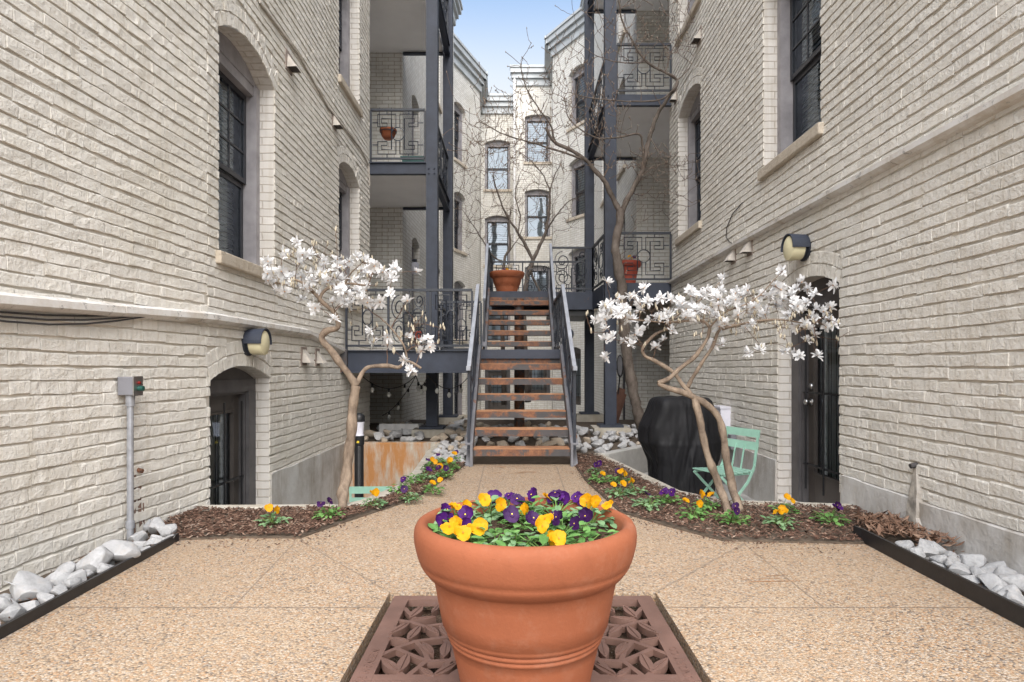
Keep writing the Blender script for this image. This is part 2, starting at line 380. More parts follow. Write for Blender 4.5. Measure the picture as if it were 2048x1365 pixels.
# ------------------------------------------------------------------ walls
BR = {'w': .25, 'h': .08}
class WF:       # wall frame: u along the wall, z up, d into the building
    def __init__(s, p0, p1):
        s.p0 = Vector((p0[0], p0[1])); v = Vector((p1[0], p1[1])) - s.p0; s.L = v.length; s.d = v / s.L; s.n = Vector((s.d.y, -s.d.x))
    def P(s, u, z, d=0.0):
        q = s.p0 + s.d * u - s.n * d; return Vector((q.x, q.y, z))
    def box(s, mb, u0, u1, z0, z1, d0, d1, mat=0):
        P = s.P
        mb.hexa([P(u0, z0, d0), P(u1, z0, d0), P(u1, z0, d1), P(u0, z0, d1), P(u0, z1, d0), P(u1, z1, d0), P(u1, z1, d1), P(u0, z1, d1)], mat)
class Op:
    def __init__(s, u0, u1, z0, zs, rise=.17):
        s.u0, s.u1, s.z0, s.zs, s.rise = u0, u1, z0, zs, rise; s.uc = (u0 + u1) / 2; s.w = u1 - u0
        s.R = (s.w ** 2 / 4 + rise ** 2) / (2 * rise); s.zc = zs + rise - s.R
        s.th = math.asin(s.w / 2 / s.R)
    def arch(s, u): return s.zc + math.sqrt(max(0, s.R ** 2 - (u - s.uc) ** 2))
    def excl(s, z, ring):
        if s.z0 <= z < s.zs: return (s.u0, s.u1)
        if z >= s.zs:
            h = z - s.zc; Ro = s.R + ring
            if h < Ro:
                half = math.sqrt(Ro * Ro - h * h); half = min(half, h * math.tan(s.th))
                return (s.uc - half, s.uc + half)
        return None
def rj(a): return random.uniform(-a, a)
def brick(mb, wf, u0, u1, z0, z1, prot, mat=0, quad=None):
    """one rounded irregular brick face; quad gives 4 (u,z) corners instead of a rectangle"""
    if quad is None:
        um = (u0 + u1) / 2
        c = [(u0, z0), (um, z0), (u1, z0), (u1, z1), (um, z1), (u0, z1)]
    else: c = list(quad)
    n = len(c); cu = sum(p[0] for p in c) / n; cz = sum(p[1] for p in c) / n
    outer, mid, front = [], [], []
    for (u, z) in c:
        ju, jz = rj(.0022), rj(.0042); su = 1 if u > cu + 1e-4 else (-1 if u < cu - 1e-4 else 0); sz = 1 if z > cz else -1
        outer.append(wf.P(u + ju, z + jz, .004)); mid.append(wf.P(u + ju - su * .001, z + jz - (.003 if sz > 0 else 0), -prot * .55))
        front.append(wf.P(u + ju - su * .0012, z + jz - (.011 if sz > 0 else -.0015), -prot - rj(.0032) - (.0018 if sz < 0 else 0)))
    fs = []
    for i in range(n):
        j = (i + 1) % n; fs.append((i, j, n + j, n + i)); fs.append((n + i, n + j, 2 * n + j, 2 * n + i))
    if n == 6: fs += [(12, 13, 16, 17), (13, 14, 15, 16)]
    else: fs.append(tuple(range(2 * n, 3 * n)))
    mb.raw(outer + mid + front, fs, mat)
def wall(wf, z0, z1, ops, name, parent, bricks=None, top_bricks=7.6, reveal=.15):
    """backing sheet with openings and reveals, plus (near walls) every brick as relief in the same mesh"""
    mb = MB(); us = {0.0, wf.L}
    for o in ops:
        for k in range(13): us.add(o.u0 + o.w * k / 12)
    us = sorted(us)
    bm_ = 0 if bricks is None else 1
    for a, b in zip(us, us[1:]):
        if b - a < 1e-6: continue
        m_ = (a + b) / 2; cuts = []
        for o in ops:
            if o.u0 < m_ < o.u1: cuts.append((o.z0, o))
        cuts.sort(key=lambda t: t[0]); za, zb = z0, z0
        def q(zla, zlb, zha, zhb):
            mb.face([wf.P(a, zla), wf.P(b, zlb), wf.P(b, zhb), wf.P(a, zha)], bm_, [(a, zla), (b, zlb), (b, zhb), (a, zha)])
        la = lb = z0
        for _, o in cuts:
            if o.z0 > la + 1e-4: q(la, lb, o.z0, o.z0)
            la, lb = o.arch(a), o.arch(b)
        q(la, lb, z1, z1)
    for o in ops:       # reveals
        D = reveal
        for (u, flip) in ((o.u0, 0), (o.u1, 1)):
            pts = [wf.P(u, o.z0, 0), wf.P(u, o.zs, 0), wf.P(u, o.zs, D + .2), wf.P(u, o.z0, D + .2)]
            uv = [(0, o.z0), (0, o.zs), (D + .2, o.zs), (D + .2, o.z0)]
            if flip: pts.reverse(); uv.reverse()
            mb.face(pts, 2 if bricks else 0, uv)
        for k in range(12):
            a = o.u0 + o.w * k / 12; b = o.u0 + o.w * (k + 1) / 12
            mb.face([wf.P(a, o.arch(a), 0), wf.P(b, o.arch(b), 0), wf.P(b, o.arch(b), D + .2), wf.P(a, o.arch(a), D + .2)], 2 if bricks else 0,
                    [(0, a), (0, b), (D + .2, b), (D + .2, a)])
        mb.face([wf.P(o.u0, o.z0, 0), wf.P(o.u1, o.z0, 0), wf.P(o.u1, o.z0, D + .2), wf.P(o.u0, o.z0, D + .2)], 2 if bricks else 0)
    if bricks:
        ub0, ub1, zb0 = bricks; row = int(math.floor(zb0 / BR['h']))
        while row * BR['h'] < top_bricks:
            za = row * BR['h']; zb = za + BR['h'] - .010; zm = (za + zb) / 2
            prow = random.uniform(.0075, .0105)
            segs = [(ub0, ub1)]
            for o in ops:
                e = o.excl(zm, .225)
                if e:
                    ns = []
                    for (a, b) in segs:
                        if e[1] <= a or e[0] >= b: ns.append((a, b)); continue
                        if e[0] - a > .03: ns.append((a, e[0] - .002))
                        if b - e[1] > .03: ns.append((e[1] + .002, b))
                    segs = ns
            head = row % 6 == 0; bw = BR['w'] * (.5 if head else 1)
            off = (row % 2) * BR['w'] * .5 + (.0625 if head else 0) + random.uniform(-.02, .02)
            k = math.floor((ub0 - off) / bw)
            pos = off + k * bw
            while pos < ub1:
                w_ = bw * random.uniform(.93, 1.07) if not head else bw
                if random.random() < .06: w_ = bw * .55
                a, b = pos, pos + w_
                for (sa, sb) in segs:
                    x, y = max(a, sa), min(b, sb)
                    if y - x > .035:
                        pr = prow + random.uniform(-.0012, .0014); dz = .013 * noise.noise((x * .9, za * 3, wf.p0.x)) + rj(.0035)
                        brick(mb, wf, x + (random.uniform(.0005, .003) if x == a else 0), y - (random.uniform(.0005, .003) if y == b else 0), za + dz, zb + dz + rj(.003), pr)
                pos += w_
            row += 1
        for o in ops:       # two rings of voussoirs over each arch
            if o.zs > top_bricks: continue
            for r0 in (o.R + .003, o.R + .116):
                r1 = r0 + .106; cnt = max(8, int(2 * o.th * r0 / .083))
                for k in range(cnt):
                    t0 = -o.th + 2 * o.th * k / cnt + .006 / r0; t1 = -o.th + 2 * o.th * (k + 1) / cnt - .002 / r0
                    qd = [(o.uc + r0 * math.sin(t0), o.zc + r0 * math.cos(t0)), (o.uc + r0 * math.sin(t1), o.zc + r0 * math.cos(t1)),
                          (o.uc + r1 * math.sin(t1), o.zc + r1 * math.cos(t1)), (o.uc + r1 * math.sin(t0), o.zc + r1 * math.cos(t0))]
                    brick(mb, wf, 0, 0, 0, 0, random.uniform(.006, .011), 0, qd)
        return mb.build(name, [M['brick'], M['mortar'], M['brick_jamb']], parent)
    return mb.build(name, [M['brick_far']], parent)
def arch_panel(mb, wf, o, z0, d0, d1, mat=0, inset=.0):
    """solid infill between z0 and the arch"""
    k = 12; u0, u1 = o.u0 + inset, o.u1 - inset
    for i in range(k):
        a = u0 + (u1 - u0) * i / k; b = u0 + (u1 - u0) * (i + 1) / k; ha, hb = o.arch(a) - .002, o.arch(b) - .002
        mb.face([wf.P(a, z0, d0), wf.P(b, z0, d0), wf.P(b, hb, d0), wf.P(a, ha, d0)], mat)
    mb.face([wf.P(u0, z0, d0), wf.P(u1, z0, d0), wf.P(u1, z0, d1), wf.P(u0, z0, d1)], mat)
def roombox(mb, wf, u0, u1, z0, z1, d0, d1):
    P = wf.P; c = [P(u0, z0, d0), P(u1, z0, d0), P(u1, z1, d0), P(u0, z1, d0)]; f = [P(u0, z0, d1), P(u1, z0, d1), P(u1, z1, d1), P(u0, z1, d1)]
    mb.face(f, 0)
    for i in range(4): mb.face([c[i], c[(i + 1) % 4], f[(i + 1) % 4], f[i]], 0)
def window(wf, o, parent, back='blind', muntin=True, lod=0, sill=True):
    D = .14; fw = .085
    mb = MB()
    wf.box(mb, o.u0 + .002, o.u0 + fw, o.z0 + .01, o.zs - .002, D, D + .17); wf.box(mb, o.u1 - fw, o.u1 - .002, o.z0 + .01, o.zs - .002, D, D + .17)
    wf.box(mb, o.u0 + fw, o.u1 - fw, o.zs - .10, o.zs - .002, D + .03, D + .17)
    arch_panel(mb, wf, o, o.zs - .004, D + .02, D + .17)
    fr = mb.build('window', [M['wood_frame']], parent)
    a, b = o.u0 + fw + .002, o.u1 - fw - .002; zt = o.zs - .103; zb = o.z0 + .02; zm = zb + (zt - zb) * .5; sd_ = D + .10
    mb = MB(); f = .045
    for (z_0, z_1, dd) in ((zm - .01, zt, sd_), (zb, zm - .0125, sd_ + .03)):
        wf.box(mb, a, a + f, z_0, z_1, dd, dd + .028); wf.box(mb, b - f, b, z_0, z_1, dd, dd + .028)
        wf.box(mb, a + f, b - f, z_1 - f, z_1, dd, dd + .028); wf.box(mb, a + f, b - f, z_0, z_0 + f, dd, dd + .028)
    if muntin:
        for k in (1, 2):
            x = a + f + (b - a - 2 * f) * k / 3; wf.box(mb, x - .009, x + .009, zm + f - .008, zt - f + .002, sd_ + .006, sd_ + .022)
            z = zm + (zt - zm) * k / 3; wf.box(mb, a + f - .002, b - f + .002, z - .009, z + .009, sd_ + .004, sd_ + .020)
    mb.build('sash', [M['sash']], fr)
    mb = MB()
    for (z_0, z_1, dd) in ((zm, zt, sd_ + .014), (zb, zm - .012, sd_ + .044)):
        mb.face([wf.P(a + .02, z_0 + .02, dd), wf.P(b - .02, z_0 + .02, dd), wf.P(b - .02, z_1 - .02, dd), wf.P(a + .02, z_1 - .02, dd)])
    mb.build('pane', [M['glass']], fr)
    mb = MB(); e = sd_ + .13
    roombox(mb, wf, o.u0 + .003, o.u1 - .003, o.z0 + .011, o.zs + .2, D + .171, e + .3)  # closed box coloured near black as room darkness, joined to the blind
    mats = [M['curtain_dark_room'], M['blind'] if back == 'blind' else M['blind_dark'] if back == 'dark' else M['white_panel']]
    if back in ('blind', 'dark'):
        z = zb
        step = .05 if lod == 0 else .09
        while z < zt:
            mb.face([wf.P(a, z, e - .006), wf.P(b, z, e - .006), wf.P(b, z + step * .92, e + .012), wf.P(a, z + step * .92, e + .012)], 1); z += step
    elif back == 'curtain_dark_room':
        k = 14; prev = None
        for i in range(k + 1):
            u = a + (b - a) * i / k; dd = e + .015 * math.sin(i * 2.1)
            if prev: mb.face([wf.P(prev[0], zb, prev[1]), wf.P(u, zb, dd), wf.P(u, zt, dd), wf.P(prev[0], zt, prev[1])], 1)
            prev = (u, dd)
    mb.build('blind' if back != 'curtain_dark_room' else 'curtain_dark_room', mats, fr)
    if sill:
        mb = MB(); wf.box(mb, o.u0 - .06, o.u1 + .06, o.z0 - .10, o.z0 + .008, -.055, D + .18)
        so_ = mb.build('sill', [M['sill']], fr)
        bv = so_.modifiers.new('bevel', 'BEVEL'); bv.width = .012; bv.segments = 2
    return fr
def door(wf, o, parent, lite=True, knob_near_u1=False, name='door', bars=True, lod=0):
    """panelled frame, glazed leaf, security bars, handle"""
    D = .13; fw = .16 if lod == 0 else .10
    zl = o.zs - .12                       # underside of the head
    mb = MB(); wf.box(mb, o.u0 + .002, o.u0 + fw, o.z0, zl, D, D + .16); wf.box(mb, o.u1 - fw, o.u1 - .002, o.z0, zl, D, D + .16)
    wf.box(mb, o.u0 + .002, o.u1 - .002, zl + .001, o.zs - .004, D + .003, D + .16)
    wf.box(mb, o.u0 + fw + .001, o.u0 + fw + .025, o.z0, zl - .024, D + .03, D + .15); wf.box(mb, o.u1 - fw - .025, o.u1 - fw - .001, o.z0, zl - .024, D + .03, D + .15)
    wf.box(mb, o.u0 + fw + .001, o.u1 - fw - .001, zl - .023, zl - .001, D + .03, D + .15)
    arch_panel(mb, wf, o, o.zs - .004, D + .02, D + .16)
    fr = mb.build(name, [M['door_frame']], parent)
    a, b = o.u0 + fw + .028, o.u1 - fw - .028; zt = zl - .028; zb = o.z0 + .012; st = .12; d = D + .09
    mb = MB(); g0, g1, gz0, gz1 = a + st, b - st, zb + .28, zt - .14
    wf.box(mb, a, g0, zb, zt, d, d + .045); wf.box(mb, g1, b, zb, zt, d, d + .045)
    wf.box(mb, g0 + .001, g1 - .001, zb, gz0, d + .001, d + .044); wf.box(mb, g0 + .001, g1 - .001, gz1, zt, d + .001, d + .044)
    for (u0, u1, z0, z1) in ((g0, g0 + .022, gz0, gz1), (g1 - .022, g1, gz0, gz1), (g0 + .023, g1 - .023, gz0 + .001, gz0 + .023), (g0 + .023, g1 - .023, gz1 - .023, gz1 - .001)):
        wf.box(mb, u0, u1, z0, z1, d - .012, d + .03)
    leaf = mb.build('door_leaf', [M['door']], fr)
    mb = MB(); mb.face([wf.P(g0, gz0, d + .02), wf.P(g1, gz0, d + .02), wf.P(g1, gz1, d + .02), wf.P(g0, gz1, d + .02)]); mb.build('pane', [M['glass']], fr)
    mb = MB(); roombox(mb, wf, o.u0 + .003, o.u1 - .003, o.z0 + .003, o.zs + .1, D + .161, d + .5)
    k = 10
    for i in range(k):
        u = g0 - .05 + (g1 - g0 + .1) * i / k; w_ = (g1 - g0 + .1) / k * (.8 if lod == 0 else 1); mb.face([wf.P(u, gz0, d + .05 + .012 * (i % 2)), wf.P(u + w_, gz0, d + .05 + .012 * ((i + 1) % 2)), wf.P(u + w_, gz1, d + .05 + .012 * ((i + 1) % 2)), wf.P(u, gz1, d + .05 + .012 * (i % 2))], 1)
    mb.build('curtain_dark_room', [M['curtain_dark_room'], M['white_panel']], fr)  # pale pleats added to lighten the glass like a reflection, in a near-black box
    if bars:
        mb = MB(); nb = 3 if lod == 0 else 5
        for i in range(nb):
            u = g0 - .05 + (g1 - g0 + .1) * i / (nb - 1); mb.tube([wf.P(u, gz0 - .14, d - .06), wf.P(u, gz1 + .08, d - .06)], .009, 6)
        for z in (gz0 + .1, gz0 + (gz1 - gz0) * .55): mb.bar(wf.P(a + .01, z, d - .045), wf.P(b - .01, z, d - .045), .02, .018)
        mb.build('security_bars', [M['black']], fr)
    if lod == 0:
        mb = MB(); u = (b - .06) if knob_near_u1 else (a + .06)
        zk = zb + .98
        def axis(uu, zz, prof):
            n = 18; vs_, fs = [], []
            for (r, dep) in prof:
                for j in range(n):
                    t = 2 * math.pi * j / n; vs_.append(wf.P(uu + r * math.cos(t), zz + r * math.sin(t), d - dep))
            for i in range(len(prof) - 1):
                for j in range(n): fs.append((i * n + j, i * n + (j + 1) % n, (i + 1) * n + (j + 1) % n, (i + 1) * n + j))
            fs.append(tuple(range((len(prof) - 1) * n, len(prof) * n))); mb.raw(vs_, fs)
        axis(u, zk, [(.034, 0), (.034, .008), (.014, .012), (.012, .032), (.026, .040), (.031, .055), (.026, .068), (.008, .073)])
        axis(u, zk + .15, [(.033, 0), (.033, .012), (.024, .022), (.006, .026)])
        mb.build('handle', [M['steel']], fr, True)
    return fr

def cornice(segs, z, name, parent, h=.55, out=.32):
    mb = MB()
    for (p0, p1) in segs:
        w = WF(p0, p1); e = out
        for (z0, z1, o) in ((z - h, z - h * .62, out * .25), (z - h * .615, z - h * .35, out * .55), (z - h * .345, z - .06, out * .85), (z - .055, z + .03, out)):
            w.box(mb, -o * .5, w.L + o * .5, z0, z1, -o, .05 + o * .1)
    return mb.build(name, [M['cornice']], parent)

# left building ------------------------------------------------------
LX = -2.43
ZT = 12.3
bl = thing('brick_building', 'cream painted brick building on the left with charcoal basement door and arched windows', 'building', (LX, 7, 0))
wA = WF((-2.772, 1.0), (LX, 5.0)); wB = WF((LX, 5.0), (LX, 10.6))
wall(wA, -1.0, ZT, [], 'wall', bl, (0, wA.L, -.16))
opsB = [Op(.20, 1.40, 2.05, 3.90, .18), Op(.05, 1.28, -1.0, 1.00, .12), Op(3.75, 4.89, 2.05, 3.90, .17), Op(3.75, 4.89, 5.12, 6.97, .17), Op(.20, 1.40, 5.12, 6.97, .17)]
wall(wB, -1.0, ZT, opsB, 'wall', bl, (0, wB.L, -1.0))
window(wB, opsB[0], bl, 'dark'); window(wB, opsB[2], bl, 'dark'); window(wB, opsB[3], bl, 'blind'); window(wB, opsB[4], bl, 'blind')
door(wB, opsB[1], bl, knob_near_u1=False)
for (p, q_) in (((LX, 10.6), (-3.6, 10.6)), ((-3.6, 10.6), (-3.6, 13.1)), ((-3.6, 13.1), (-2.32, 13.1))):
    wall(WF(p, q_), -.2, ZT, [], 'wall', bl)
wE = WF((-2.32, 13.1), (-1.95, 20.2))
opsE = [Op(.9, 1.75, 2.1, 3.9, .15), Op(3.5, 4.6, 1.45, 3.75, .15), Op(.9, 1.75, 5.3, 7.1, .15), Op(3.5, 4.6, 4.62, 6.95, .15), Op(3.5, 4.6, 8.3, 10.2, .15), Op(3.5, 4.6, -.6, 1.0, .12), Op(5.6, 6.5, 2.3, 4.1, .12)]
wall(wE, -.7, ZT + .2, opsE, 'wall', bl)
for o in (0, 2, 4, 6): window(wE, opsE[o], bl, 'dark', lod=1)
for o in (1, 3, 5): door(wE, opsE[o], bl, lod=1)
wall(WF((-1.95, 20.2), (-2.9, 20.2)), -.7, ZT + .2, [], 'wall', bl)
cornice([((-2.32, 13.1), (-1.95, 20.2)), ((-1.95, 20.2), (-2.9, 20.2))], ZT + .3, 'cornice', bl, .6, .28)
cornice([((-2.772, 1.0), (LX, 5.0)), ((LX, 5.0), (LX, 10.6))], ZT + .3, 'cornice', bl, .6, .28)
# cement base course and sloping ledge
mb = MB()
k = 28
for i in range(k):
    a = 1.30 + (5.6 - 1.30) * i / k; b = 1.30 + (5.6 - 1.30) * (i + 1) / k
    f = lambda u: .055 - .025 * u / 5 + .02 * noise.noise((u * 2.3, 0, 0))
    mb.hexa([wB.P(a, -1.0, -.020), wB.P(b, -1.0, -.020), wB.P(b, -1.0, .0), wB.P(a, -1.0, .0), wB.P(a, f(a), -.018), wB.P(b, f(b), -.018), wB.P(b, f(b) + .01, .0), wB.P(a, f(a) + .01, .0)])
mb.build('cement_base', [M['parge']], bl)
def streak(w, u, z0, z1, wd, seed, d=-.024, mat='rust_streak'):
    k = 14; mb = MB()
    for i in range(k):
        a, b = z1 + (z0 - z1) * i / k, z1 + (z0 - z1) * (i + 1) / k; f = lambda q: wd * (.55 + .5 * noise.noise((q * 3 + seed, 1, 0))); g = lambda q: .03 * noise.noise((q * 2 + seed, 7, 0))
        mb.face([w.P(u + g(a) - f(a), a, d), w.P(u + g(b) - f(b), b, d), w.P(u + g(b) + f(b), b, d), w.P(u + g(a) + f(a), a, d)])
    return mb.build('rust_streak', [M[mat]], bl)
streak(wB, 4.35, -.75, .03, .09, 1); streak(wB, 4.75, -.6, .03, .05, 4); streak(wB, 4.42, .03, .95, .05, 8, -.016)
def ledge(pts, name, parent, h=.085, out=.075):
    mb = MB()
    for (w, u0, z0, u1, z1) in pts:
        P = w.P
        prof = [(-.005, h), (-out, h * .72), (-out, h * .25), (-out * .6, 0), (-.005, -.01)]
        A = [P(u0, z0 + z, d) for d, z in prof]; B = [P(u1, z1 + z, d) for d, z in prof]
        for i in range(len(prof) - 1): mb.face([A[i + 1], B[i + 1], B[i], A[i]])
        mb.face(A); mb.face(B[::-1])
    return mb.build(name, [M['ledge']], parent)
def uA(y): return wA.L * (y - 1.0) / 4.0
ledge([(wA, 0, 1.33, uA(3.99), 1.425), (wA, uA(4.0), 1.427, wA.L, 1.462), (wB, 0, 1.462, 2.33, 1.475), (wB, 2.33, 1.475, 4.15, 1.27)], 'ledge', bl)

# right building -----------------------------------------------------
RX = 2.67
br_ = thing('brick_building', 'cream painted brick building on the right with brown glazed door and sloping stone ledge', 'building', (RX, 7, 0))
wP = WF((RX, 10.95), (RX, 1.0))
opsP = [Op(4.14, 5.41, 3.22, 5.15, .18), Op(.60, 1.83, 3.20, 5.17, .18), Op(4.51, 5.73, -.22, 1.80, .13), Op(.60, 1.83, 6.45, 8.35, .18), Op(4.14, 5.41, 6.45, 8.35, .18)]
wall(wP, -.4, ZT, opsP, 'wall', br_, (0, wP.L, -.4), top_bricks=7.9)
window(wP, opsP[0], br_, 'dark'); window(wP, opsP[1], br_, 'dark'); window(wP, opsP[3], br_, 'blind'); window(wP, opsP[4], br_, 'blind')
door(wP, opsP[2], br_, knob_near_u1=False)
for (p, q_) in (((3.7, 10.95), (RX, 10.95)), ((3.7, 13.7), (3.7, 10.95)), ((2.62, 13.7), (3.7, 13.7))):
    wall(WF(p, q_), -.4, ZT, [], 'wall', br_)
wM = WF((2.5, 21.6), (2.62, 13.7))
opsM = [Op(5.7, 6.6, 2.7, 4.75, .15), Op(3.0, 4.1, 2.7, 4.75, .15), Op(5.7, 6.6, 5.9, 7.95, .15), Op(3.0, 4.1, 5.9, 7.95, .15), Op(5.7, 6.6, 9.1, 11.1, .15), Op(5.6, 6.6, -.2, 1.75, .12), Op(1.0, 2.0, 3.0, 4.75, .15)]
wall(wM, -.7, ZT + 1, opsM, 'wall', br_)
for i in (0, 1, 2, 3, 4, 6): window(wM, opsM[i], br_, 'dark', lod=1)
door(wM, opsM[5], br_, lod=1)
cornice([((2.5, 21.6), (2.62, 13.7))], ZT + 1.1, 'cornice', br_, .6, .3)
cornice([((RX, 10.95), (RX, 1.0))], ZT + .3, 'cornice', br_, .6, .28)
def uP(y): return 10.95 - y
ledge([(wP, 0, 2.53, uP(7.5), 2.545), (wP, uP(7.5), 2.545, uP(4.42), 2.52), (wP, uP(4.41), 2.522, uP(1.0), 2.49)], 'ledge', br_, .075, .07)
mb = MB()
def base(w, ua, ub, top, zb, t=.022, k=24):
    for i in range(k):
        a = ua + (ub - ua) * i / k; b = ua + (ub - ua) * (i + 1) / k
        f = lambda u: top + .025 * noise.noise((u * 2.1, 3, 0)); g = lambda u: t + .008 * noise.noise((u * 4, 8, 0))
        mb.hexa([w.P(a, zb, -g(a) - .01), w.P(b, zb, -g(b) - .01), w.P(b, zb, 0), w.P(a, zb, 0), w.P(a, f(a), -g(a)), w.P(b, f(b), -g(b)), w.P(b, f(b) + .012, 0), w.P(a, f(a) + .012, 0)])
base(wP, 5.80, 9.9, .225, -.1); mb.build('cement_base', [M['parge']], br_)
mb = MB(); base(wP, 0, 4.49, .16, -.4); mb.build('cement_base', [M['parge']], br_)

# far buildings ------------------------------------------------------
bk = thing('brick_building', 'distant cream brick bay building left of centre with grey cornice and sash windows', 'building', (-1.4, 25, -.7))
wG = WF((-2.5, 21.1), (-1.36, 24.4)); opsG = [Op(1.15, 2.15, z, z + 1.95, .14) for z in (8.45, 5.28, 2.12)] + [Op(1.15, 2.15, -.6, 1.1, .12)]
wall(wG, -.7, ZT, opsG, 'wall', bk)
for o in opsG: window(wG, o, bk, 'dark', lod=1)
wall(WF((-1.36, 24.4), (-1.42, 26.5)), -.7, ZT, [], 'wall', bk)
wI = WF((-1.42, 26.5), (-.06, 26.5)); opsI = [Op(.16, 1.22, z, z + 1.95, .13) for z in (8.55, 5.4, 2.25)] + [Op(.16, 1.22, -.65, 1.1, .12)]
wall(wI, -.7, ZT, opsI, 'wall', bk)
window(wI, opsI[0], bk, 'curtain_dark_room', False, 1); window(wI, opsI[1], bk, 'dark', False, 1); window(wI, opsI[2], bk, 'dark', False, 1); door(wI, opsI[3], bk, lod=1)
cornice([((-2.5, 21.1), (-1.36, 24.4)), ((-1.36, 24.4), (-1.42, 26.5)), ((-1.42, 26.5), (-.06, 26.5))], ZT + .1, 'cornice', bk, .7, .30)
b2 = thing('brick_building', 'distant taller cream brick building right of centre with stepped grey cornice', 'building', (1.5, 24.5, -.7))
wJ = WF((-.06, 25.9), (1.5, 25.9)); opsJ = [Op(.46, 1.5, z, z + 1.85, .1) for z in (9.5, 6.45, 3.35)] + [Op(.5, 1.5, -.1, 1.7, .12)]
wall(wJ, -.7, 13.2, opsJ, 'wall', b2)
for i in range(3): window(wJ, opsJ[i], b2, 'curtain_dark_room' if i == 1 else 'dark', False, 1)
door(wJ, opsJ[3], b2, lod=1)
wall(WF((-.06, 27.2), (-.06, 25.9)), -.7, 13.2, [], 'wall', b2)
wall(WF((1.5, 25.9), (1.4, 23.5)), -.7, 13.2, [], 'wall', b2)
wL = WF((1.4, 23.5), (2.5, 21.6)); opsL = [Op(1.0, 2.05, z, z + 1.9, .15) for z in (9.6, 6.4, 3.25)] + [Op(.75, 1.75, -.2, 1.75, .1)]
wall(wL, -.7, 13.2, opsL, 'wall', b2)
for i in range(3): window(wL, opsL[i], b2, 'dark', False, 1)
door(wL, opsL[3], b2, lod=1)
cornice([((-.06, 25.9), (1.5, 25.9)), ((1.5, 25.9), (1.4, 23.5)), ((1.4, 23.5), (2.5, 21.6))], 13.3, 'cornice', b2, .7, .30)
mb = MB(); mb.tube([(-.02, 25.8, 12.9), (-.02, 25.8, 4.5)], .05, 10)
mb.build('downspout', [M['white_paint']], b2)

# ------------------------------------------------------------------ ground
def structure(o): o['kind'] = 'structure'; return o
mb = MB(); mb.poly([(-60, -40), (60, -40), (60, 90), (-60, 90)], -1.3, -1.06); structure(mb.build('ground', [M['earth']]))
left_edge = [gp(x, y) for x, y in ((345, 1082), (470, 1077), (600, 1078), (690, 1046), (830, 1000), (880, 966), (905, 950), (932, 930))]
right_edge = [gp(x, y) for x, y in ((1147, 928), (1170, 962), (1240, 1026), (1330, 1053), (1445, 1083), (1560, 1086), (1722, 1089))]
E2 = lambda pts: [(p.x, p.y) for p in pts]
pav = [(-2.10, -8), (2.17, -8), (2.19, 4.0)] + E2(right_edge)[::-1] + [(.64, 7.05), (.64, 7.3), (-.5, 7.3), (-.5, 7.05)] + E2(left_edge)[::-1]
GX0, GX1, GY0, GY1, GYM = -.585, .66, 1.40, 3.09, 2.25
# paving with a hole for the tree grate: split at the grate
def clip_strip(poly, y0, y1):
    def cl(poly, f, inter):
        out = []
        for i in range(len(poly)):
            a, b = poly[i], poly[(i + 1) % len(poly)]
            if f(a): out.append(a)
            if f(a) != f(b): out.append(inter(a, b))
        return out
    def iy(y): return lambda a, b: (a[0] + (b[0] - a[0]) * (y - a[1]) / (b[1] - a[1]), y)
    p = cl(poly, lambda q: q[1] >= y0, iy(y0)); return cl(p, lambda q: q[1] <= y1, iy(y1))
mb = MB(); gap = .03
mb.poly(clip_strip(pav, -9, GY0 - gap), -.12, 0)
mb.poly(clip_strip(pav, GY1 + gap, 9), -.12, 0)
mb.poly([(-2.10, GY0 - gap), (GX0 - gap, GY0 - gap), (GX0 - gap, GY1 + gap), (-2.10 - .03, GY1 + gap)], -.12, 0)
mb.poly([(GX1 + gap, GY0 - gap), (2.17, GY0 - gap), (2.185, GY1 + gap), (GX1 + gap, GY1 + gap)], -.12, 0)
def strip(a, b, w, mat, z=.002, seg=12):
    a, b = Vector(a), Vector(b); d = (b - a).normalized(); n = Vector((-d.y, d.x, 0)); last = None
    for i in range(seg + 1):
        p = a + (b - a) * i / seg; ww = w * random.uniform(.6, 1.3); off = n * rj(.0015)
        cur = (p + n * ww / 2 + off + Vector((0, 0, z)), p - n * ww / 2 + off + Vector((0, 0, z)))
        if last: mb.face([last[1], cur[1], cur[0], last[0]], mat)
        last = cur
G0 = lambda x, y: gp(x, y)
strip((-2.09, 2.92, 0), (GX0 - gap, 2.92, 0), .009, 1); strip((GX1 + gap, 2.92, 0), (2.17, 2.92, 0), .009, 1)
strip((GX1 + gap, GY1 + gap, 0), G0(1490, 1087), .010, 1); strip((GX0 - gap, GY1 + gap, 0), G0(600, 1082), .007, 1)
strip(G0(1490, 1090), (1.42, 2.93, 0), .007, 1); strip(G0(590, 1085), (-1.30, 2.93, 0), .006, 1)
strip(G0(968, 934), G0(952, 1000), .014, 1); strip(G0(1113, 934), G0(1136, 1000), .014, 1)
for (x0, x1, y, w) in ((1500, 1600, 1165, .008), (1530, 1575, 1153, .006), (1480, 1560, 1160, .004)): strip(G0(x0, y), G0(x1, y - 2), w, 2, .003)
for _ in range(26):
    yy = random.uniform(6.6, 7.1); xx = random.uniform(-.42, .55); strip((xx, yy, 0), (xx + random.uniform(.03, .22), yy + rj(.02), 0), random.uniform(.004, .013), 2, .0028, 5)
structure(mb.build('paving', [M['aggregate'], M['joint'], M['rust_mark']]))
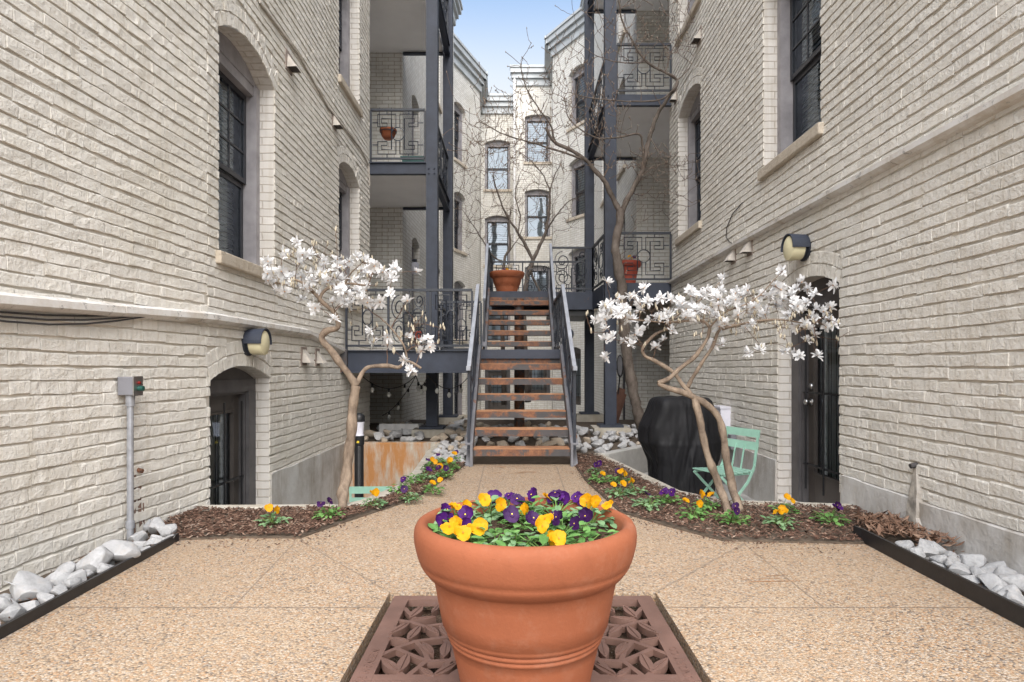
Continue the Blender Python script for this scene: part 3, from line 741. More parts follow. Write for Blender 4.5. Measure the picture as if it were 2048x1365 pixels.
# sunken courts, kerbs, beds
mb = MB(); mb.poly([(-2.75, 4.8), (-.9, 4.8), (-.9, 9.3), (-2.75, 9.3)], -1.06, -1.0); structure(mb.build('sunken_court', [M['concrete']]))
patio = [(1.38, 5.55), (1.66, 5.12), (2.9, 4.95), (2.9, 9.4), (1.88, 9.05), (1.15, 8.1)]
mb = MB(); mb.poly(patio, -.45, -.35); structure(mb.build('patio', [M['concrete']]))
def kerb(pts, t, z0, z1, name, mat, kind='structure', lab=None, jit=.0):
    mb = MB()
    for i, (a, b) in enumerate(zip(pts, pts[1:])):
        a = Vector((a[0], a[1])); b = Vector((b[0], b[1])); d = (b - a).normalized(); n = Vector((-d.y, d.x)) * t / 2
        e = d * (t * .25 if i < len(pts) - 2 else 0); zz = z1 - .0025 * (i % 2)
        mb.hexa([(*(a - n), z0), (*(b + e - n), z0), (*(b + e + n), z0), (*(a + n), z0), (*(a - n), zz), (*(b + e - n), zz), (*(b + e + n), zz), (*(a + n), zz)])
    o = mb.build(name, [mat]); bv = o.modifiers.new('bevel', 'BEVEL'); bv.width = .012; bv.segments = 2
    return o
o = kerb([(-1.06, 9.12), (-1.08, 8.2), (-.98, 5.95), (-1.117, 5.46), (-1.22, 5.1), (-1.34, 4.95), (LX + .0, 4.92)], .11, -1.02, .035, 'retaining_wall', M['concrete_warm'])
tag(o, 'pale concrete retaining wall edging the sunken court beside the pansy bed', 'retaining wall')
o = kerb([(LX, 9.22), (-1.0, 9.22)], .14, -1.02, .03, 'retaining_wall', M['concrete_rust'])
tag(o, 'rust streaked concrete wall at the back of the sunken court under the rocks', 'retaining wall')
o = kerb([(1.04, 8.05), (1.40, 5.58), (1.68, 5.14), (2.64, 4.98)], .10, -.42, .03, 'kerb', M['concrete_warm'])
tag(o, 'pale concrete kerb between the right pansy bed and the patio', 'kerb')
o = kerb([(1.13, 8.08), (1.90, 9.05), (RX, 9.36)], .14, -.42, .02, 'retaining_wall', M['concrete'])
tag(o, 'grey concrete wall at the back of the patio behind the covered grill', 'retaining wall')
mb = MB(); mb.poly([(-1.0, 7.05), (1.0, 7.05), (1.10, 8.0), (1.86, 9.08), (2.67, 9.4), (3.65, 9.4), (3.65, 14), (-3.55, 14), (-3.55, 9.28), (-1.0, 9.28)], -.2, -.03)
structure(mb.build('rock_bed', [M['earth']]))
mb = MB(); mb.poly([(-9, 13.98), (9, 13.98), (9, 34), (-9, 34)], -1.05, -.7); structure(mb.build('rear_yard', [M['concrete']]))
mb = MB()
for x0, x1, xb in ((-2.76, -2.09, 1), (2.16, 2.70, 1)): mb.poly([(x0, -1), (x1, -1), (x1 + .0, 4.6 if x0 > 0 else 4.9), (x0, 4.6 if x0 > 0 else 4.9)], -.15, -.02)
structure(mb.build('drainage_strip', [M['earth']]))
# mulch
Lm = E2(left_edge) + [(-.72, 7.2), (-.95, 7.9), (-1.03, 8.5), (-.93, 5.98), (-1.07, 5.44), (-1.17, 5.07), (-1.31, 4.90), (-2.43, 4.87), (-2.45, 4.6), (-2.44, 4.35)]
Rm = [(.66, 7.35)] + E2(right_edge) + [(2.30, 4.05), (2.63, 4.35), (2.63, 4.95), (1.70, 5.10), (1.37, 5.6), (1.03, 7.9), (.70, 7.9)]
def inside(p, poly):
    c = False; n = len(poly)
    for i in range(n):
        a, b = poly[i], poly[(i + 1) % n]
        if (a[1] > p[1]) != (b[1] > p[1]) and p[0] < (b[0] - a[0]) * (p[1] - a[1]) / (b[1] - a[1]) + a[0]: c = not c
    return c
def mound(x, y): return .028 + .016 * noise.noise((x * 2.2, y * 2.2, 5)) + .008 * noise.noise((x * 9, y * 9, 2))
def chipmesh(mb, poly, n, lmin, lmax, zf=mound, mat=0, curl=0, lift=.010):
    xs = [p[0] for p in poly]; ys = [p[1] for p in poly]; c = 0
    while c < n:
        x, y = random.uniform(min(xs), max(xs)), random.uniform(min(ys), max(ys))
        if not inside((x, y), poly): continue
        c += 1; l = random.uniform(lmin, lmax); w = l * random.uniform(.15, .4); a = random.uniform(0, 6.28); t = rj(.55); z = zf(x, y) + random.uniform(-.004, lift)
        d = Vector((math.cos(a) * math.cos(t), math.sin(a) * math.cos(t), math.sin(t))) * l / 2; n_ = Vector((-math.sin(a), math.cos(a), rj(.6))).normalized() * w / 2; u = Vector((0, 0, 1)) * random.uniform(.0025, .006)
        p = Vector((x, y, z)); k = Vector((0, 0, curl * l))
        mb.raw([p - d, p - n_ + k * .3, p + d * 1.0 + k, p + n_ + k * .3, p + u + k * .4], [(0, 1, 4), (1, 2, 4), (2, 3, 4), (3, 0, 4), (3, 2, 1, 0)], mat)
for poly, lab, n in ((Lm, 'dark bark mulch bed on the left of the path', 8500), (Rm, 'dark bark mulch bed on the right of the path', 8500)):
    mb = MB()
    mb.poly(poly, -.05, .012, 1)
    chipmesh(mb, poly, n, .018, .055); o = mb.build('mulch', [M['mulch'], M['earth']]); tag(o, lab, 'mulch', kind='stuff')
mb = MB(); lp = [(2.28, 4.0), (2.62, 3.72), (2.64, 4.45), (2.35, 4.45)]
chipmesh(mb, lp, 420, .05, .09, lambda x, y: .05 + .03 * noise.noise((x * 5, y * 5, 0)), curl=.35, lift=.03); o = mb.build('leaf_litter', [M['leaf_litter']]); tag(o, 'heap of curled dry brown leaves against the right wall', 'leaves', kind='stuff')
def band(edge, n, spread):
    mb = MB()
    for _ in range(n):
        i = random.randrange(len(edge) - 1); p = edge[i].lerp(edge[i + 1], random.random()); off = random.expovariate(1 / spread)
        c = Vector((p.x * (1 - off * .25), p.y - off * .8, 0)); x, y = c.x, c.y; l = random.uniform(.010, .032)
        chipmesh(mb, [(x - .002, y - .002), (x + .002, y - .002), (x + .002, y + .002), (x - .002, y + .002)], 1, l, l * 1.1, lambda a, b: .006, 0, 0, .004)
    return mb
for ed, lab in ((left_edge, 'stray bark chips on the paving along the left bed'), (right_edge, 'stray bark chips on the paving along the right bed')):
    tag(band(ed, 240, .12).build('bark_chips', [M['mulch']]), lab, 'bark chips', kind='stuff')
for (poly, lab) in (([(-2.60, 2.0), (-2.13, 2.0), (-2.16, 4.1), (-2.46, 4.4)], 'dry leaf scraps between the rocks along the left wall'), ([(2.22, 2.4), (2.62, 2.4), (2.62, 3.8), (2.25, 3.9)], 'dry leaf scraps between the rocks along the right wall')):
    mb = MB(); chipmesh(mb, poly, 260, .015, .045, lambda x, y: .0, 0, .3, .03); tag(mb.build('leaf_scraps', [M['leaf_litter']]), lab, 'leaves', kind='stuff')
# metal edging
for (pts, lab, h) in (([(-2.07, -.8), (-2.09, 2.5), (-2.15, 4.05)], 'black steel edging strip holding back the rocks along the left wall', .05),
                      ([(2.14, -.8), (2.16, 2.7), (2.20, 4.02), (2.19, 4.10)], 'black steel edging strip holding back the rocks along the right wall', .085)):
    mb = MB()
    for a, b in zip(pts, pts[1:]): mb.hexa([(a[0] - .008, a[1], -.05), (a[0] + .008, a[1], -.05), (b[0] + .008, b[1], -.05), (b[0] - .008, b[1], -.05), (a[0] - .008, a[1], h), (a[0] + .008, a[1], h), (b[0] + .008, b[1], h), (b[0] - .008, b[1], h)])
    tag(mb.build('metal_edging', [M['black']]), lab, 'edging')

# ------------------------------------------------------------------ rocks
def rockmesh(seed, mats):
    rnd = random.Random(seed); bm = bmesh.new()
    for _ in range(16):
        v = Vector((rnd.gauss(0, 1), rnd.gauss(0, 1), rnd.gauss(0, 1))).normalized() * rnd.uniform(.8, 1.05)
        bm.verts.new((v.x * .5, v.y * .40, v.z * .32))
    r = bmesh.ops.convex_hull(bm, input=bm.verts); bmesh.ops.delete(bm, geom=[g for g in r['geom_unused'] if isinstance(g, bmesh.types.BMVert)], context='VERTS')
    bmesh.ops.bevel(bm, geom=list(bm.edges), offset=.035, segments=2, affect='EDGES', profile=.6)
    bmesh.ops.triangulate(bm, faces=[f for f in bm.faces if len(f.verts) > 4])
    for v in bm.verts:
        v.co += v.co.normalized() * .03 * noise.noise(v.co * 4 + Vector((seed, 0, 0)))
    me = bpy.data.meshes.new('rock'); bm.to_mesh(me); bm.free(); me.materials.append(mats)
    me.polygons.foreach_set('use_smooth', [True] * len(me.polygons))
    if hasattr(me, 'set_sharp_from_angle'): me.set_sharp_from_angle(angle=R(32))
    return me
RK = [rockmesh(i, M['rock']) for i in range(10)]; RT = [rockmesh(50 + i, M['rock_tan']) for i in range(4)]
def rock(x, y, z, s, label, group, tan=False, sq=1.0):
    o = bpy.data.objects.new('rock', random.choice(RT if tan else RK)); COL.objects.link(o)
    o.location = (x, y, z); o.scale = (s * random.uniform(.9, 1.2), s * random.uniform(.85, 1.1), s * random.uniform(.8, 1.1) * sq); o.rotation_euler = (rj(.4), rj(.4), random.uniform(0, 6.28))
    return tag(o, label, 'rock', group)
gl = 'white rocks along the left wall'; gr = 'white rocks along the right wall'
for (px, py, w, lab) in ((185, 1125, 85, 'large white rock mid way along the left edging strip'), (255, 1110, 85, 'broad white rock by the foot of the grey conduit'),
        (60, 1175, 90, 'blocky white rock low against the left wall near the picture edge'), (312, 1052, 50, 'white rock topmost of the pile beyond the conduit at the left wall'),
        (375, 1060, 42, 'pale flat rock lying in the mulch at the end of the left edging')):
    p = gp(px, py, .06); rock(min(p.x, -2.24), p.y, .06, 1.1 * w * p.y / S, lab, gl, sq=1.15)
for (px, py, w) in ((90, 1210, 45), (118, 1160, 60), (128, 1180, 40), (150, 1155, 55), (130, 1140, 45), (165, 1165, 40), (275, 1075, 45), (305, 1085, 35), (340, 1080, 42), (290, 1050, 40), (230, 1090, 24), (310, 1098, 28), (35, 1222, 55), (10, 1250, 60), (5, 1205, 45), (210, 1110, 30), (345, 1075, 26), (100, 1195, 40), (235, 1135, 40)):
    p = gp(px, py, .04); rock(min(max(p.x, LX - .22 + .09 * (p.y - 3.2)), -2.13 - .5 * w * p.y / S), p.y, .035, 1.1 * w * p.y / S, 'white rock in the strip between left wall and steel edging', gl, sq=1.1)
for k in range(26): rock(-2.33 - rj(.13), 2.0 + k * .085, .0 + rj(.015), random.uniform(.09, .14), 'white rock in the strip between left wall and steel edging', gl)
for (px, py, w, lab) in ((1855, 1098, 62, 'grey marbled rock tucked under the leaf heap at the right wall'), (2030, 1165, 75, 'white rock leaning on the right wall at the picture edge')):
    p = gp(px, py, .06); rock(p.x, p.y, .06, w * p.y / S, lab, gr)
for (px, py, w) in ((1810, 1092, 40), (1832, 1105, 40), (1880, 1120, 45), (1905, 1130, 40), (1925, 1140, 58), (1945, 1120, 50), (1960, 1150, 45), (1985, 1170, 60), (2010, 1190, 60), (1975, 1185, 45), (2035, 1200, 60), (1900, 1112, 35), (2045, 1225, 60), (1870, 1100, 40), (1940, 1160, 35)):
    p = gp(px, py, .05); rock(min(max(p.x, 2.21 + .5 * w * p.y / S), 2.6), p.y, .05, 1.2 * w * p.y / S, 'white rock in the strip between right wall and steel edging', gr)
for k in range(22): rock(2.42 + rj(.15), 2.2 + k * .07, .01 + rj(.015), random.uniform(.11, .18), 'white rock in the strip between right wall and steel edging', gr)
field = [(-.98, 7.15), (-.60, 7.15), (-.6, 9.2), (-1.0, 9.2)]; field2 = [(-2.35, 9.3), (-.6, 9.3), (-.6, 12.2), (-2.35, 12.2)]
field3 = [(.70, 7.9), (1.08, 8.1), (1.86, 9.15), (2.6, 9.45), (2.6, 11.5), (.7, 11.5)]; field4 = [(-.55, 8.6), (.7, 8.6), (.7, 12.4), (-.55, 12.4)]
def scatter(poly, n, lo, hi, lab, grp, tanp):
    xs = [p[0] for p in poly]; ys = [p[1] for p in poly]; placed = []; tries = 0
    while len(placed) < n and tries < n * 40:
        tries += 1; x, y = random.uniform(min(xs), max(xs)), random.uniform(min(ys), max(ys)); s = random.uniform(lo, hi)
        if not inside((x, y), poly): continue
        if any((x - a) ** 2 + (y - b) ** 2 < (.30 * (s + c)) ** 2 for a, b, c in placed): continue
        placed.append((x, y, s)); rock(x, y, .02 + rj(.015) + s * .1, s, lab, grp, random.random() < tanp)
scatter(field, 44, .12, .22, 'white rock in the bed between sunken court and stair', 'rocks left of the stair', .15)
scatter(field2, 62, .15, .30, 'pale rock in the bed beneath the left deck', 'rocks beneath the left deck', .45)
scatter(field3, 92, .13, .24, 'white rock in the bed right of the stair', 'rocks right of the stair', .06)
scatter(field4, 40, .15, .26, 'rust tinted rock on the ground under the stair', 'rocks under the stair', .5)

# ------------------------------------------------------------------ railings and steel
def pat_key():
    """greek key panel with a centre ring; unit square, returns polylines"""
    q = []; X = lambda v: (v - 807) / 646 + .5; Y = lambda v: .5 - (v - 453) / 563
    half = [(832, 365), (832, 208), (1062, 208), (1062, 360), (945, 360), (945, 315), (1015, 315), (1015, 262), (888, 262), (888, 634), (1018, 634), (1018, 585), (945, 585), (945, 538), (1062, 538), (1062, 690), (832, 690), (832, 530)]
    for sgn in (1, -1):
        q.append([(X(807 + sgn * (a - 807)), Y(b)) for a, b in half])
        for st in (((945, 208), (945, 172)), ((945, 690), (945, 735)), ((1062, 312), (1130, 312)), ((1062, 580), (1130, 580))): q.append([(X(807 + sgn * (a - 807)), Y(b)) for a, b in st])
    q.append([(X(807 + 80 * math.cos(t * math.pi / 12)), Y(448 + 80 * math.sin(t * math.pi / 12))) for t in range(25)])
    return q
def pat_scroll():
    q = []
    def ring(cx, cy, r, n=24): q.append([(cx + r * math.cos(2 * math.pi * t / n), cy + r * math.sin(2 * math.pi * t / n) * 1.15) for t in range(n + 1)])
    def spiral(cx, cy, r, turns, ph, sg=1):
        n = int(20 * turns); q.append([(cx + r * (1 - .8 * t / n) * math.cos(ph + sg * 2 * math.pi * turns * t / n), cy + 1.15 * r * (1 - .8 * t / n) * math.sin(ph + sg * 2 * math.pi * turns * t / n)) for t in range(n + 1)])
    spiral(.25, .68, .22, 1.8, 1.57); spiral(.25, .27, .20, 1.8, -1.57, -1); ring(.72, .5, .16)
    spiral(.75, .83, .12, 1.5, 3.14); spiral(.75, .17, .12, 1.5, 3.14, -1)
    q.append([(0, .5), (.04, .5)]); q.append([(.47, .5), (.56, .5)]); q.append([(.88, .5), (1, .5)]); q.append([(.5, 0), (.5, 1)])
    q.append([(.88, .5), (.88, .9), (.96, .9), (.96, .1), (.88, .1), (.88, .5)])
    return q
KEY, SCR = pat_key(), pat_scroll()
def railing(parent, a, b, h, panels, kinds='KS', rail='iron', base_gap=.06, name='railing', thick=.05, endposts=True):
    """a, b: points at floor level"""
    a, b = Vector(a), Vector(b); up = Vector((0, 0, 1)); mb = MB()
    mb.bar(a + up * h, b + up * h, thick, .035); mb.bar(a + up * base_gap, b + up * base_gap, .03, .03)
    for i in range(panels + 1):
        if not endposts and i in (0, panels): continue
        p = a + (b - a) * i / panels; mb.bar(p, p + up * (h - .016), .03, .03)
    o = mb.build(name, [M[rail]], parent)
    mb = MB()
    for i in range(panels):
        p0 = a + (b - a) * (i / panels); p1 = a + (b - a) * ((i + 1) / panels)
        for ln in (KEY if kinds[i % len(kinds)] == 'K' else SCR):
            mb.tube([p0 + (p1 - p0) * (.03 + .94 * x) + up * (base_gap + .015 + (h - base_gap - .035) * y) for x, y in ln], .0098, 4, caps=False)
    mb.build('scrollwork', [M['iron']], o)
    return o
def ibeam(mb, a, b, h, w=.1, mat=0):
    up = Vector((0, 0, 1)); a, b = Vector(a), Vector(b)
    mb.bar(a - up * h / 2, b - up * h / 2, .02, h - .03, mat); mb.bar(a - up * .008, b - up * .008, w, .015, mat); mb.bar(a - up * (h - .008), b - up * (h - .008), w, .015, mat)
# left balcony tower
bt = thing('balcony_stack', 'stacked steel balconies on two tall posts against the left building', 'balcony', (-1.4, 11.8, 0))
PX = -1.38
for y in (10.62, 13.1):
    mb = MB(); mb.box(PX - .095, PX + .095, y - .012, y + .012, .14, 11); mb.box(PX - .095, PX - .080, y - .095, y + .095, .14, 11); mb.box(PX + .080, PX + .095, y - .095, y + .095, .14, 11)
    mb.box(PX - .2, PX + .2, y - .2, y + .2, .10, .138); mb.box(PX - .08, PX + .08, y - .097, y - .085, .14, 11)
    for zz in (4.32, 4.40, 7.48, 7.56, 1.20, 1.28):
        for dx in (-.045, .045): mb.lathe([(.0, .0), (.014, .0), (.014, .012), (0, .012)], (PX + dx, y - .105, zz), 8)
    mb.build('post', [M['iron_blue']], bt)
    mb = MB(); mb.box(PX - .3, PX + .3, y - .3, y + .3, -.1, .098); mb.build('footing', [M['concrete_warm']], bt)
for z in (1.36, 4.53, 7.72):
    mb = MB(); mb.box(-3.58, PX - .1, 10.62, 13.08, z - .12, z - .03); mb.build('floor_slab', [M['slab'] if False else M['soffit']], bt)
    mb = MB()
    if z > 2: ibeam(mb, (LX + .01, 10.60, z), (PX - .1, 10.60, z), .20)
    ibeam(mb, (PX, 10.72, z), (PX, 13.0, z), .22); ibeam(mb, (-2.30, 13.07, z - .03), (PX - .1, 13.07, z - .03), .14)
    mb.build('edge_beam', [M['iron_blue']], bt)
    if z > 2: railing(bt, (LX + .03, 10.58, z), (PX - .12, 10.58, z), .87, 1, 'K')
    railing(bt, (PX, 10.74, z), (PX, 12.98, z), .87, 2, 'SK')
    railing(bt, (-2.28, 13.02, z), (PX - .12, 13.02, z), .87, 1, 'K')
# left deck
dk = thing('steel_deck', 'low steel deck with scrolled railing and rust spotted beam left of the stair', 'deck', (-1.5, 9.7, 0))
mb = MB(); mb.box(LX + .02, -.54, 8.95, 10.58, 1.27, 1.355); mb.build('floor_slab', [M['slab']], dk)
mb = MB(); mb.box(-2.40, -.56, 8.885, 8.90, 1.05, 1.34); mb.box(-2.40, -.56, 8.80, 8.90, 1.035, 1.049); mb.box(-2.40, -.56, 8.84, 8.90, 1.341, 1.352)
mb.box(-.58, -.55, 8.92, 10.6, 1.10, 1.34)
mb.build('edge_beam', [M['iron_blue']], dk)
mb = MB(); mb.box(-2.42, -2.33, 8.80, 8.86, 1.04, 1.36); mb.build('beam_end', [M['iron_rusty']], dk)
railing(dk, (-2.36, 8.90, 1.355), (-.60, 8.90, 1.355), .84, 3, 'KSK')
railing(dk, (-1.22, 10.52, 1.355), (-.56, 10.52, 1.355), .84, 1, 'K')
# right balcony tower
rt = thing('balcony_stack', 'stacked steel balconies on two tall posts against the right building', 'balcony', (1.6, 12.2, 0))
QX = 1.60
for y in (10.70, 13.7):
    mb = MB(); mb.box(QX - .095, QX + .095, y - .012, y + .012, .16, 11.5); mb.box(QX - .095, QX - .080, y - .095, y + .095, .16, 11.5); mb.box(QX + .080, QX + .095, y - .095, y + .095, .16, 11.5)
    mb.box(QX - .08, QX + .08, y - .097, y - .085, .16, 11.5); mb.box(QX - .2, QX + .2, y - .2, y + .2, .12, .158)
    for zz in (2.36, 2.44, 5.56, 5.64):
        for dx in (-.045, .045): mb.lathe([(.0, .0), (.014, .0), (.014, .012), (0, .012)], (QX + dx, y - .105, zz), 8)
    mb.build('post', [M['iron_blue']], rt)
    mb = MB(); mb.box(QX - .3, QX + .3, y - .3, y + .3, -.1, .118); mb.build('footing', [M['concrete_warm']], rt)
for z in (2.55, 5.75, 8.92):
    mb = MB(); mb.box(QX + .1, 3.68, 10.83, 13.68, z - .12, z - .03); mb.build('floor_slab', [M['soffit']], rt)
    mb = MB(); hb = .30 if z < 3 else .2
    mb.box(QX + .1, RX - .02, 10.79, 10.81, z - hb, z); mb.box(QX + .1, RX - .02, 10.72, 10.80, z - hb - .012, z - hb - .001)
    ibeam(mb, (QX, 10.82, z), (QX, 13.6, z), .22); ibeam(mb, (QX + .1, 13.66, z - .03), (2.6, 13.66, z - .03), .14)
    mb.build('edge_beam', [M['iron_blue']], rt)
    railing(rt, (QX + .13, 10.78, z), (RX - .03, 10.78, z), .84, 1, 'K')
    if z > 3: railing(rt, (QX, 10.82, z), (QX, 13.58, z), .84, 2, 'SK')
# ------------------------------------------------------------------ stair
SC, SW = .075, 1.15
x0, x1 = SC - SW / 2, SC + SW / 2
st = thing('metal_staircase', 'rusty open tread steel staircase rising in two flights from the path', 'staircase', (SC, 7.16, 0))
def tread(y, z, w0=x0, w1=x1, d=.255):
    mb = MB(); mb.box(w0 + .03, w1 - .03, y, y + d, z - .008, z, 1); mb.box(w0 + .03, w1 - .03, y, y + .008, z - .085, z - .0085, 0); mb.box(w0 + .03, w1 - .03, y + d - .008, y + d, z - .085, z - .0085, 0)
    mb.box(w0 + .035, w1 - .035, y + .009, y + .05, z - .085, z - .078, 0)
    mb.build('tread', [M['iron_rusty'], M['rust_top']], st)
lo = [(7.16 + .283 * k, .194 * (k + 1)) for k in range(6)]
for y, z in lo: tread(y, z)
up_ = [(10.75 + .246 * k, 1.36 + .198 * (k + 1)) for k in range(5)]
for y, z in up_: tread(y, z, d=.235)
mb = MB()
def stringer(x, ya, za, yb, zb, h=.24):
    for (dx, w) in ((0, .012),):
        mb.hexa([(x - w, ya, za - h), (x + w, ya, za - h), (x + w, yb, zb - h), (x - w, yb, zb - h), (x - w, ya, za), (x + w, ya, za), (x + w, yb, zb), (x - w, yb, zb)])
    s = 1 if x > SC else -1
    for zz in (0, -h): mb.hexa([(x + s * .012, ya, za + zz - .008), (x + s * .07, ya, za + zz - .008), (x + s * .07, yb, zb + zz - .008), (x + s * .012, yb, zb + zz - .008), (x + s * .012, ya, za + zz + .008), (x + s * .07, ya, za + zz + .008), (x + s * .07, yb, zb + zz + .008), (x + s * .012, yb, zb + zz + .008)])
for x in (x0 + .012, x1 - .012):
    mb = MB(); stringer(x, 7.13, .245, 8.86, 1.43); mb.box(x - .014, x + .014, 7.10, 7.20, 0, .26); mb.build('stringer', [M['stringer']], st)
    mb = MB(); stringer(x, 10.62, 1.47, 12.0, 2.62); mb.build('stringer', [M['stringer']], st)
mb = MB(); mb.box(x0 + .03, x1 - .03, 8.86, 10.95, 1.34, 1.36, 1); mb.box(x0 + .01, x1 - .01, 8.852, 8.859, 1.235, 1.362, 2); mb.box(x0 + .03, x1 - .03, 8.90, 8.91, 1.15, 1.339, 0)
mb.box(x0 + .0, x0 + .028, 8.87, 10.94, 1.16, 1.355, 0); mb.box(x1 - .028, x1, 8.87, 10.94, 1.16, 1.355, 0)
mb.build('landing', [M['iron_rusty'], M['slab'], M['iron_blue']], st)
mb = MB(); mb.tube([(SC, 10.9, -.03), (SC, 10.9, 1.33)], .09, 20); mb.tube([(SC, 11.9, -.03), (SC, 11.9, 2.4)], .09, 20); mb.box(SC - .2, SC + .2, 10.7, 11.1, -.02, .012)
mb.build('support_column', [M['iron_rusty']], st)
def stair_rail(x, ya, za, yb, zb, h=.86, outward=1):
    a = Vector((x, ya, za)); b = Vector((x, yb, zb)); up = Vector((0, 0, 1)); mb = MB()
    mb.bar(a + up * h, b + up * h, .045, .05)
    mb.bar(a + up * h, a + up * (h - .0) + Vector((0, -.10, 0)), .045, .05) if outward else None
    o = mb.build('handrail', [M['handrail']], st)
    mb = MB(); mb.bar(a + up * .08, b + up * .08, .02, .025)
    for t in (0, .5, 1): p = a + (b - a) * t; mb.bar(p + up * -.05, p + up * (h - .02), .032, .032)
    for t in (.02, .98): p = a + (b - a) * t; mb.bar(p + up * .02, p + up * (h - .02), .02, .02)
    for i in (0, 1):
        for ln in (KEY if i else SCR):
            mb.tube([a + (b - a) * ((i + .03 + .94 * u) / 2) + up * (.10 + (h - .15) * v) for u, v in ln], .0085, 4, caps=False)
    mb.build('scrollwork', [M['iron']], o)
for x in (x0 - .02, x1 + .02):
    stair_rail(x, 7.16, .24, 8.92, 1.40); stair_rail(x, 10.72, 1.40, 12.02, 2.58, outward=0)
    railing(st, (x, 8.93, 1.36), (x, 10.72, 1.36), .84, 2, 'SK') if x > SC else None
# upper deck
ud = thing('steel_deck', 'upper steel deck at the head of the stair with scrolled railing', 'deck', (.6, 12.8, 0))
mb = MB(); mb.box(x0, 1.50, 12.02, 13.66, 2.46, 2.545); mb.build('floor_slab', [M['slab']], ud)
mb = MB(); mb.box(x0 + .03, x1 - .03, 11.985, 12.0, 2.44, 2.552); mb.build('nosing', [M['iron_blue']], ud)
mb = MB(); mb.box(x1 + .02, 1.46, 11.985, 12.005, 2.22, 2.54); mb.box(x1 + .0, 1.48, 11.94, 12.02, 2.205, 2.2195)
mb.hexa([(1.46, 11.985, 2.22), (1.48, 11.985, 2.22), (1.53, 10.9, 2.22), (1.51, 10.9, 2.22), (1.46, 11.985, 2.54), (1.48, 11.985, 2.54), (1.53, 10.9, 2.54), (1.51, 10.9, 2.54)])
mb.build('edge_beam', [M['iron_blue']], ud)
mb = MB(); mb.box(x0, 1.5, 13.6, 13.65, 2.25, 2.459); mb.build('edge_beam', [M['iron_blue']], ud)
mb = MB(); mb.box(x1 + .02, 1.46, 12.05, 13.6, 2.10, 2.2); mb.build('cross_beam', [M['black']], ud)
mb = MB(); mb.box(x0 + .03, x1 - .03, 11.98, 11.984, 2.36, 2.44); mb.build('riser', [M['iron_rusty']], ud)
railing(ud, (x1 + .04, 12.0, 2.545), (1.47, 12.0, 2.545), .83, 1, 'S'); railing(ud, (1.47, 12.0, 2.545), (1.53, 10.86, 2.545), .83, 1, 'S')
railing(ud, (x0 + .02, 13.6, 2.545), (1.45, 13.6, 2.545), .83, 3, 'KSK'); railing(ud, (x0, 12.05, 2.545), (x0, 13.58, 2.545), .83, 2, 'SK')

# ------------------------------------------------------------------ terracotta pots
POT = [(0, 0), (.205, 0), (.212, .008), (.224, .08), (.244, .167), (.250, .196), (.256, .200), (.258, .208), (.255, .213), (.262, .218), (.265, .226), (.262, .231), (.270, .238), (.274, .247), (.274, .254), (.279, .258), (.288, .306), (.300, .370), (.309, .410),
       (.316, .418), (.330, .426), (.344, .444), (.352, .458), (.351, .465), (.357, .471), (.363, .490), (.370, .520), (.3725, .548), (.370, .568), (.361, .584), (.347, .591), (.334, .587), (.325, .574), (.318, .545), (.310, .50), (.0, .49)]
def pot(loc, label, scale=1, mat='terracotta', prof=POT, soil_z=.535, n=72, name='flower_pot', grp=None):
    t = thing(name, label, 'flower pot', loc, grp)
    mb = MB(); mb.lathe([(r * scale, z * scale) for r, z in prof], loc, n); o = mb.build('pot_body', [M[mat]], t); weld(o); smooth_angle(o, 62)
    if soil_z:
        mb = MB(); rr = max(r for r, z in prof) * scale * .845; k = 26
        vs_ = [(loc[0], loc[1], loc[2] + soil_z * scale)]; fs = []
        rings = 8
        for i in range(1, rings + 1):
            for j in range(k):
                a = 2 * math.pi * j / k; r = rr * i / rings; x, y = r * math.cos(a), r * math.sin(a)
                vs_.append((loc[0] + x, loc[1] + y, loc[2] + soil_z * scale + .014 * scale * noise.noise((x * 14 / scale, y * 14 / scale, 1))))
        for j in range(k): fs.append((0, 1 + j, 1 + (j + 1) % k))
        for i in range(rings - 1):
            for j in range(k): fs.append((1 + i * k + j, 1 + (i + 1) * k + j, 1 + (i + 1) * k + (j + 1) % k, 1 + i * k + (j + 1) % k))
        mb.raw(vs_, fs)
        mb.build('potting_soil', [M['soil']], t, True)
    return t
PC = Vector((.034, 2.15, 0))
pot((PC.x, PC.y, .003), 'large terracotta pot full of pansies standing on the cast iron tree grate')
pot((-.155, 12.38, 2.546), 'terracotta pot standing at the head of the rusty stair', .92, 'terracotta', [(r, z * .78) for r, z in POT], .42)
RED = [(0, 0), (.13, 0), (.20, .36), (.235, .37), (.245, .40), (.24, .46), (.225, .465), (.21, .44), (.0, .43)]
pot((1.985, 11.25, 2.52), 'tall dark red pot on the right balcony behind its railing', 1, 'redclay', RED, .445, 40)
BOWL = [(0, 0), (.07, .0), (.11, .05), (.135, .13), (.145, .135), (.145, .165), (.132, .165), (.12, .14), (0, .13)]
hp = pot((-2.155, 10.80, 4.99), 'small terracotta bowl hooked on the left second floor balcony rail', 1, 'terracotta', BOWL, .15, 36)
mb = MB(); c = Vector((-2.155, 10.80, 4.99))
for dx in (-.1, .1): mb.tube([c + Vector((dx, -.07, .06)), c + Vector((dx, -.215, .17)), c + Vector((dx, -.235, .42)), c + Vector((dx, -.22, .445)), c + Vector((dx, -.195, .42))], .006, 5)
mb.tube([c + Vector((.14 * math.cos(t * .2618), .14 * math.sin(t * .2618), .12)) for t in range(25)], .006, 5)
mb.build('hook', [M['iron']], hp)
SM = [(0, 0), (.055, 0), (.075, .13), (.09, .135), (.09, .17), (.08, .17), (.075, .15), (0, .14)]
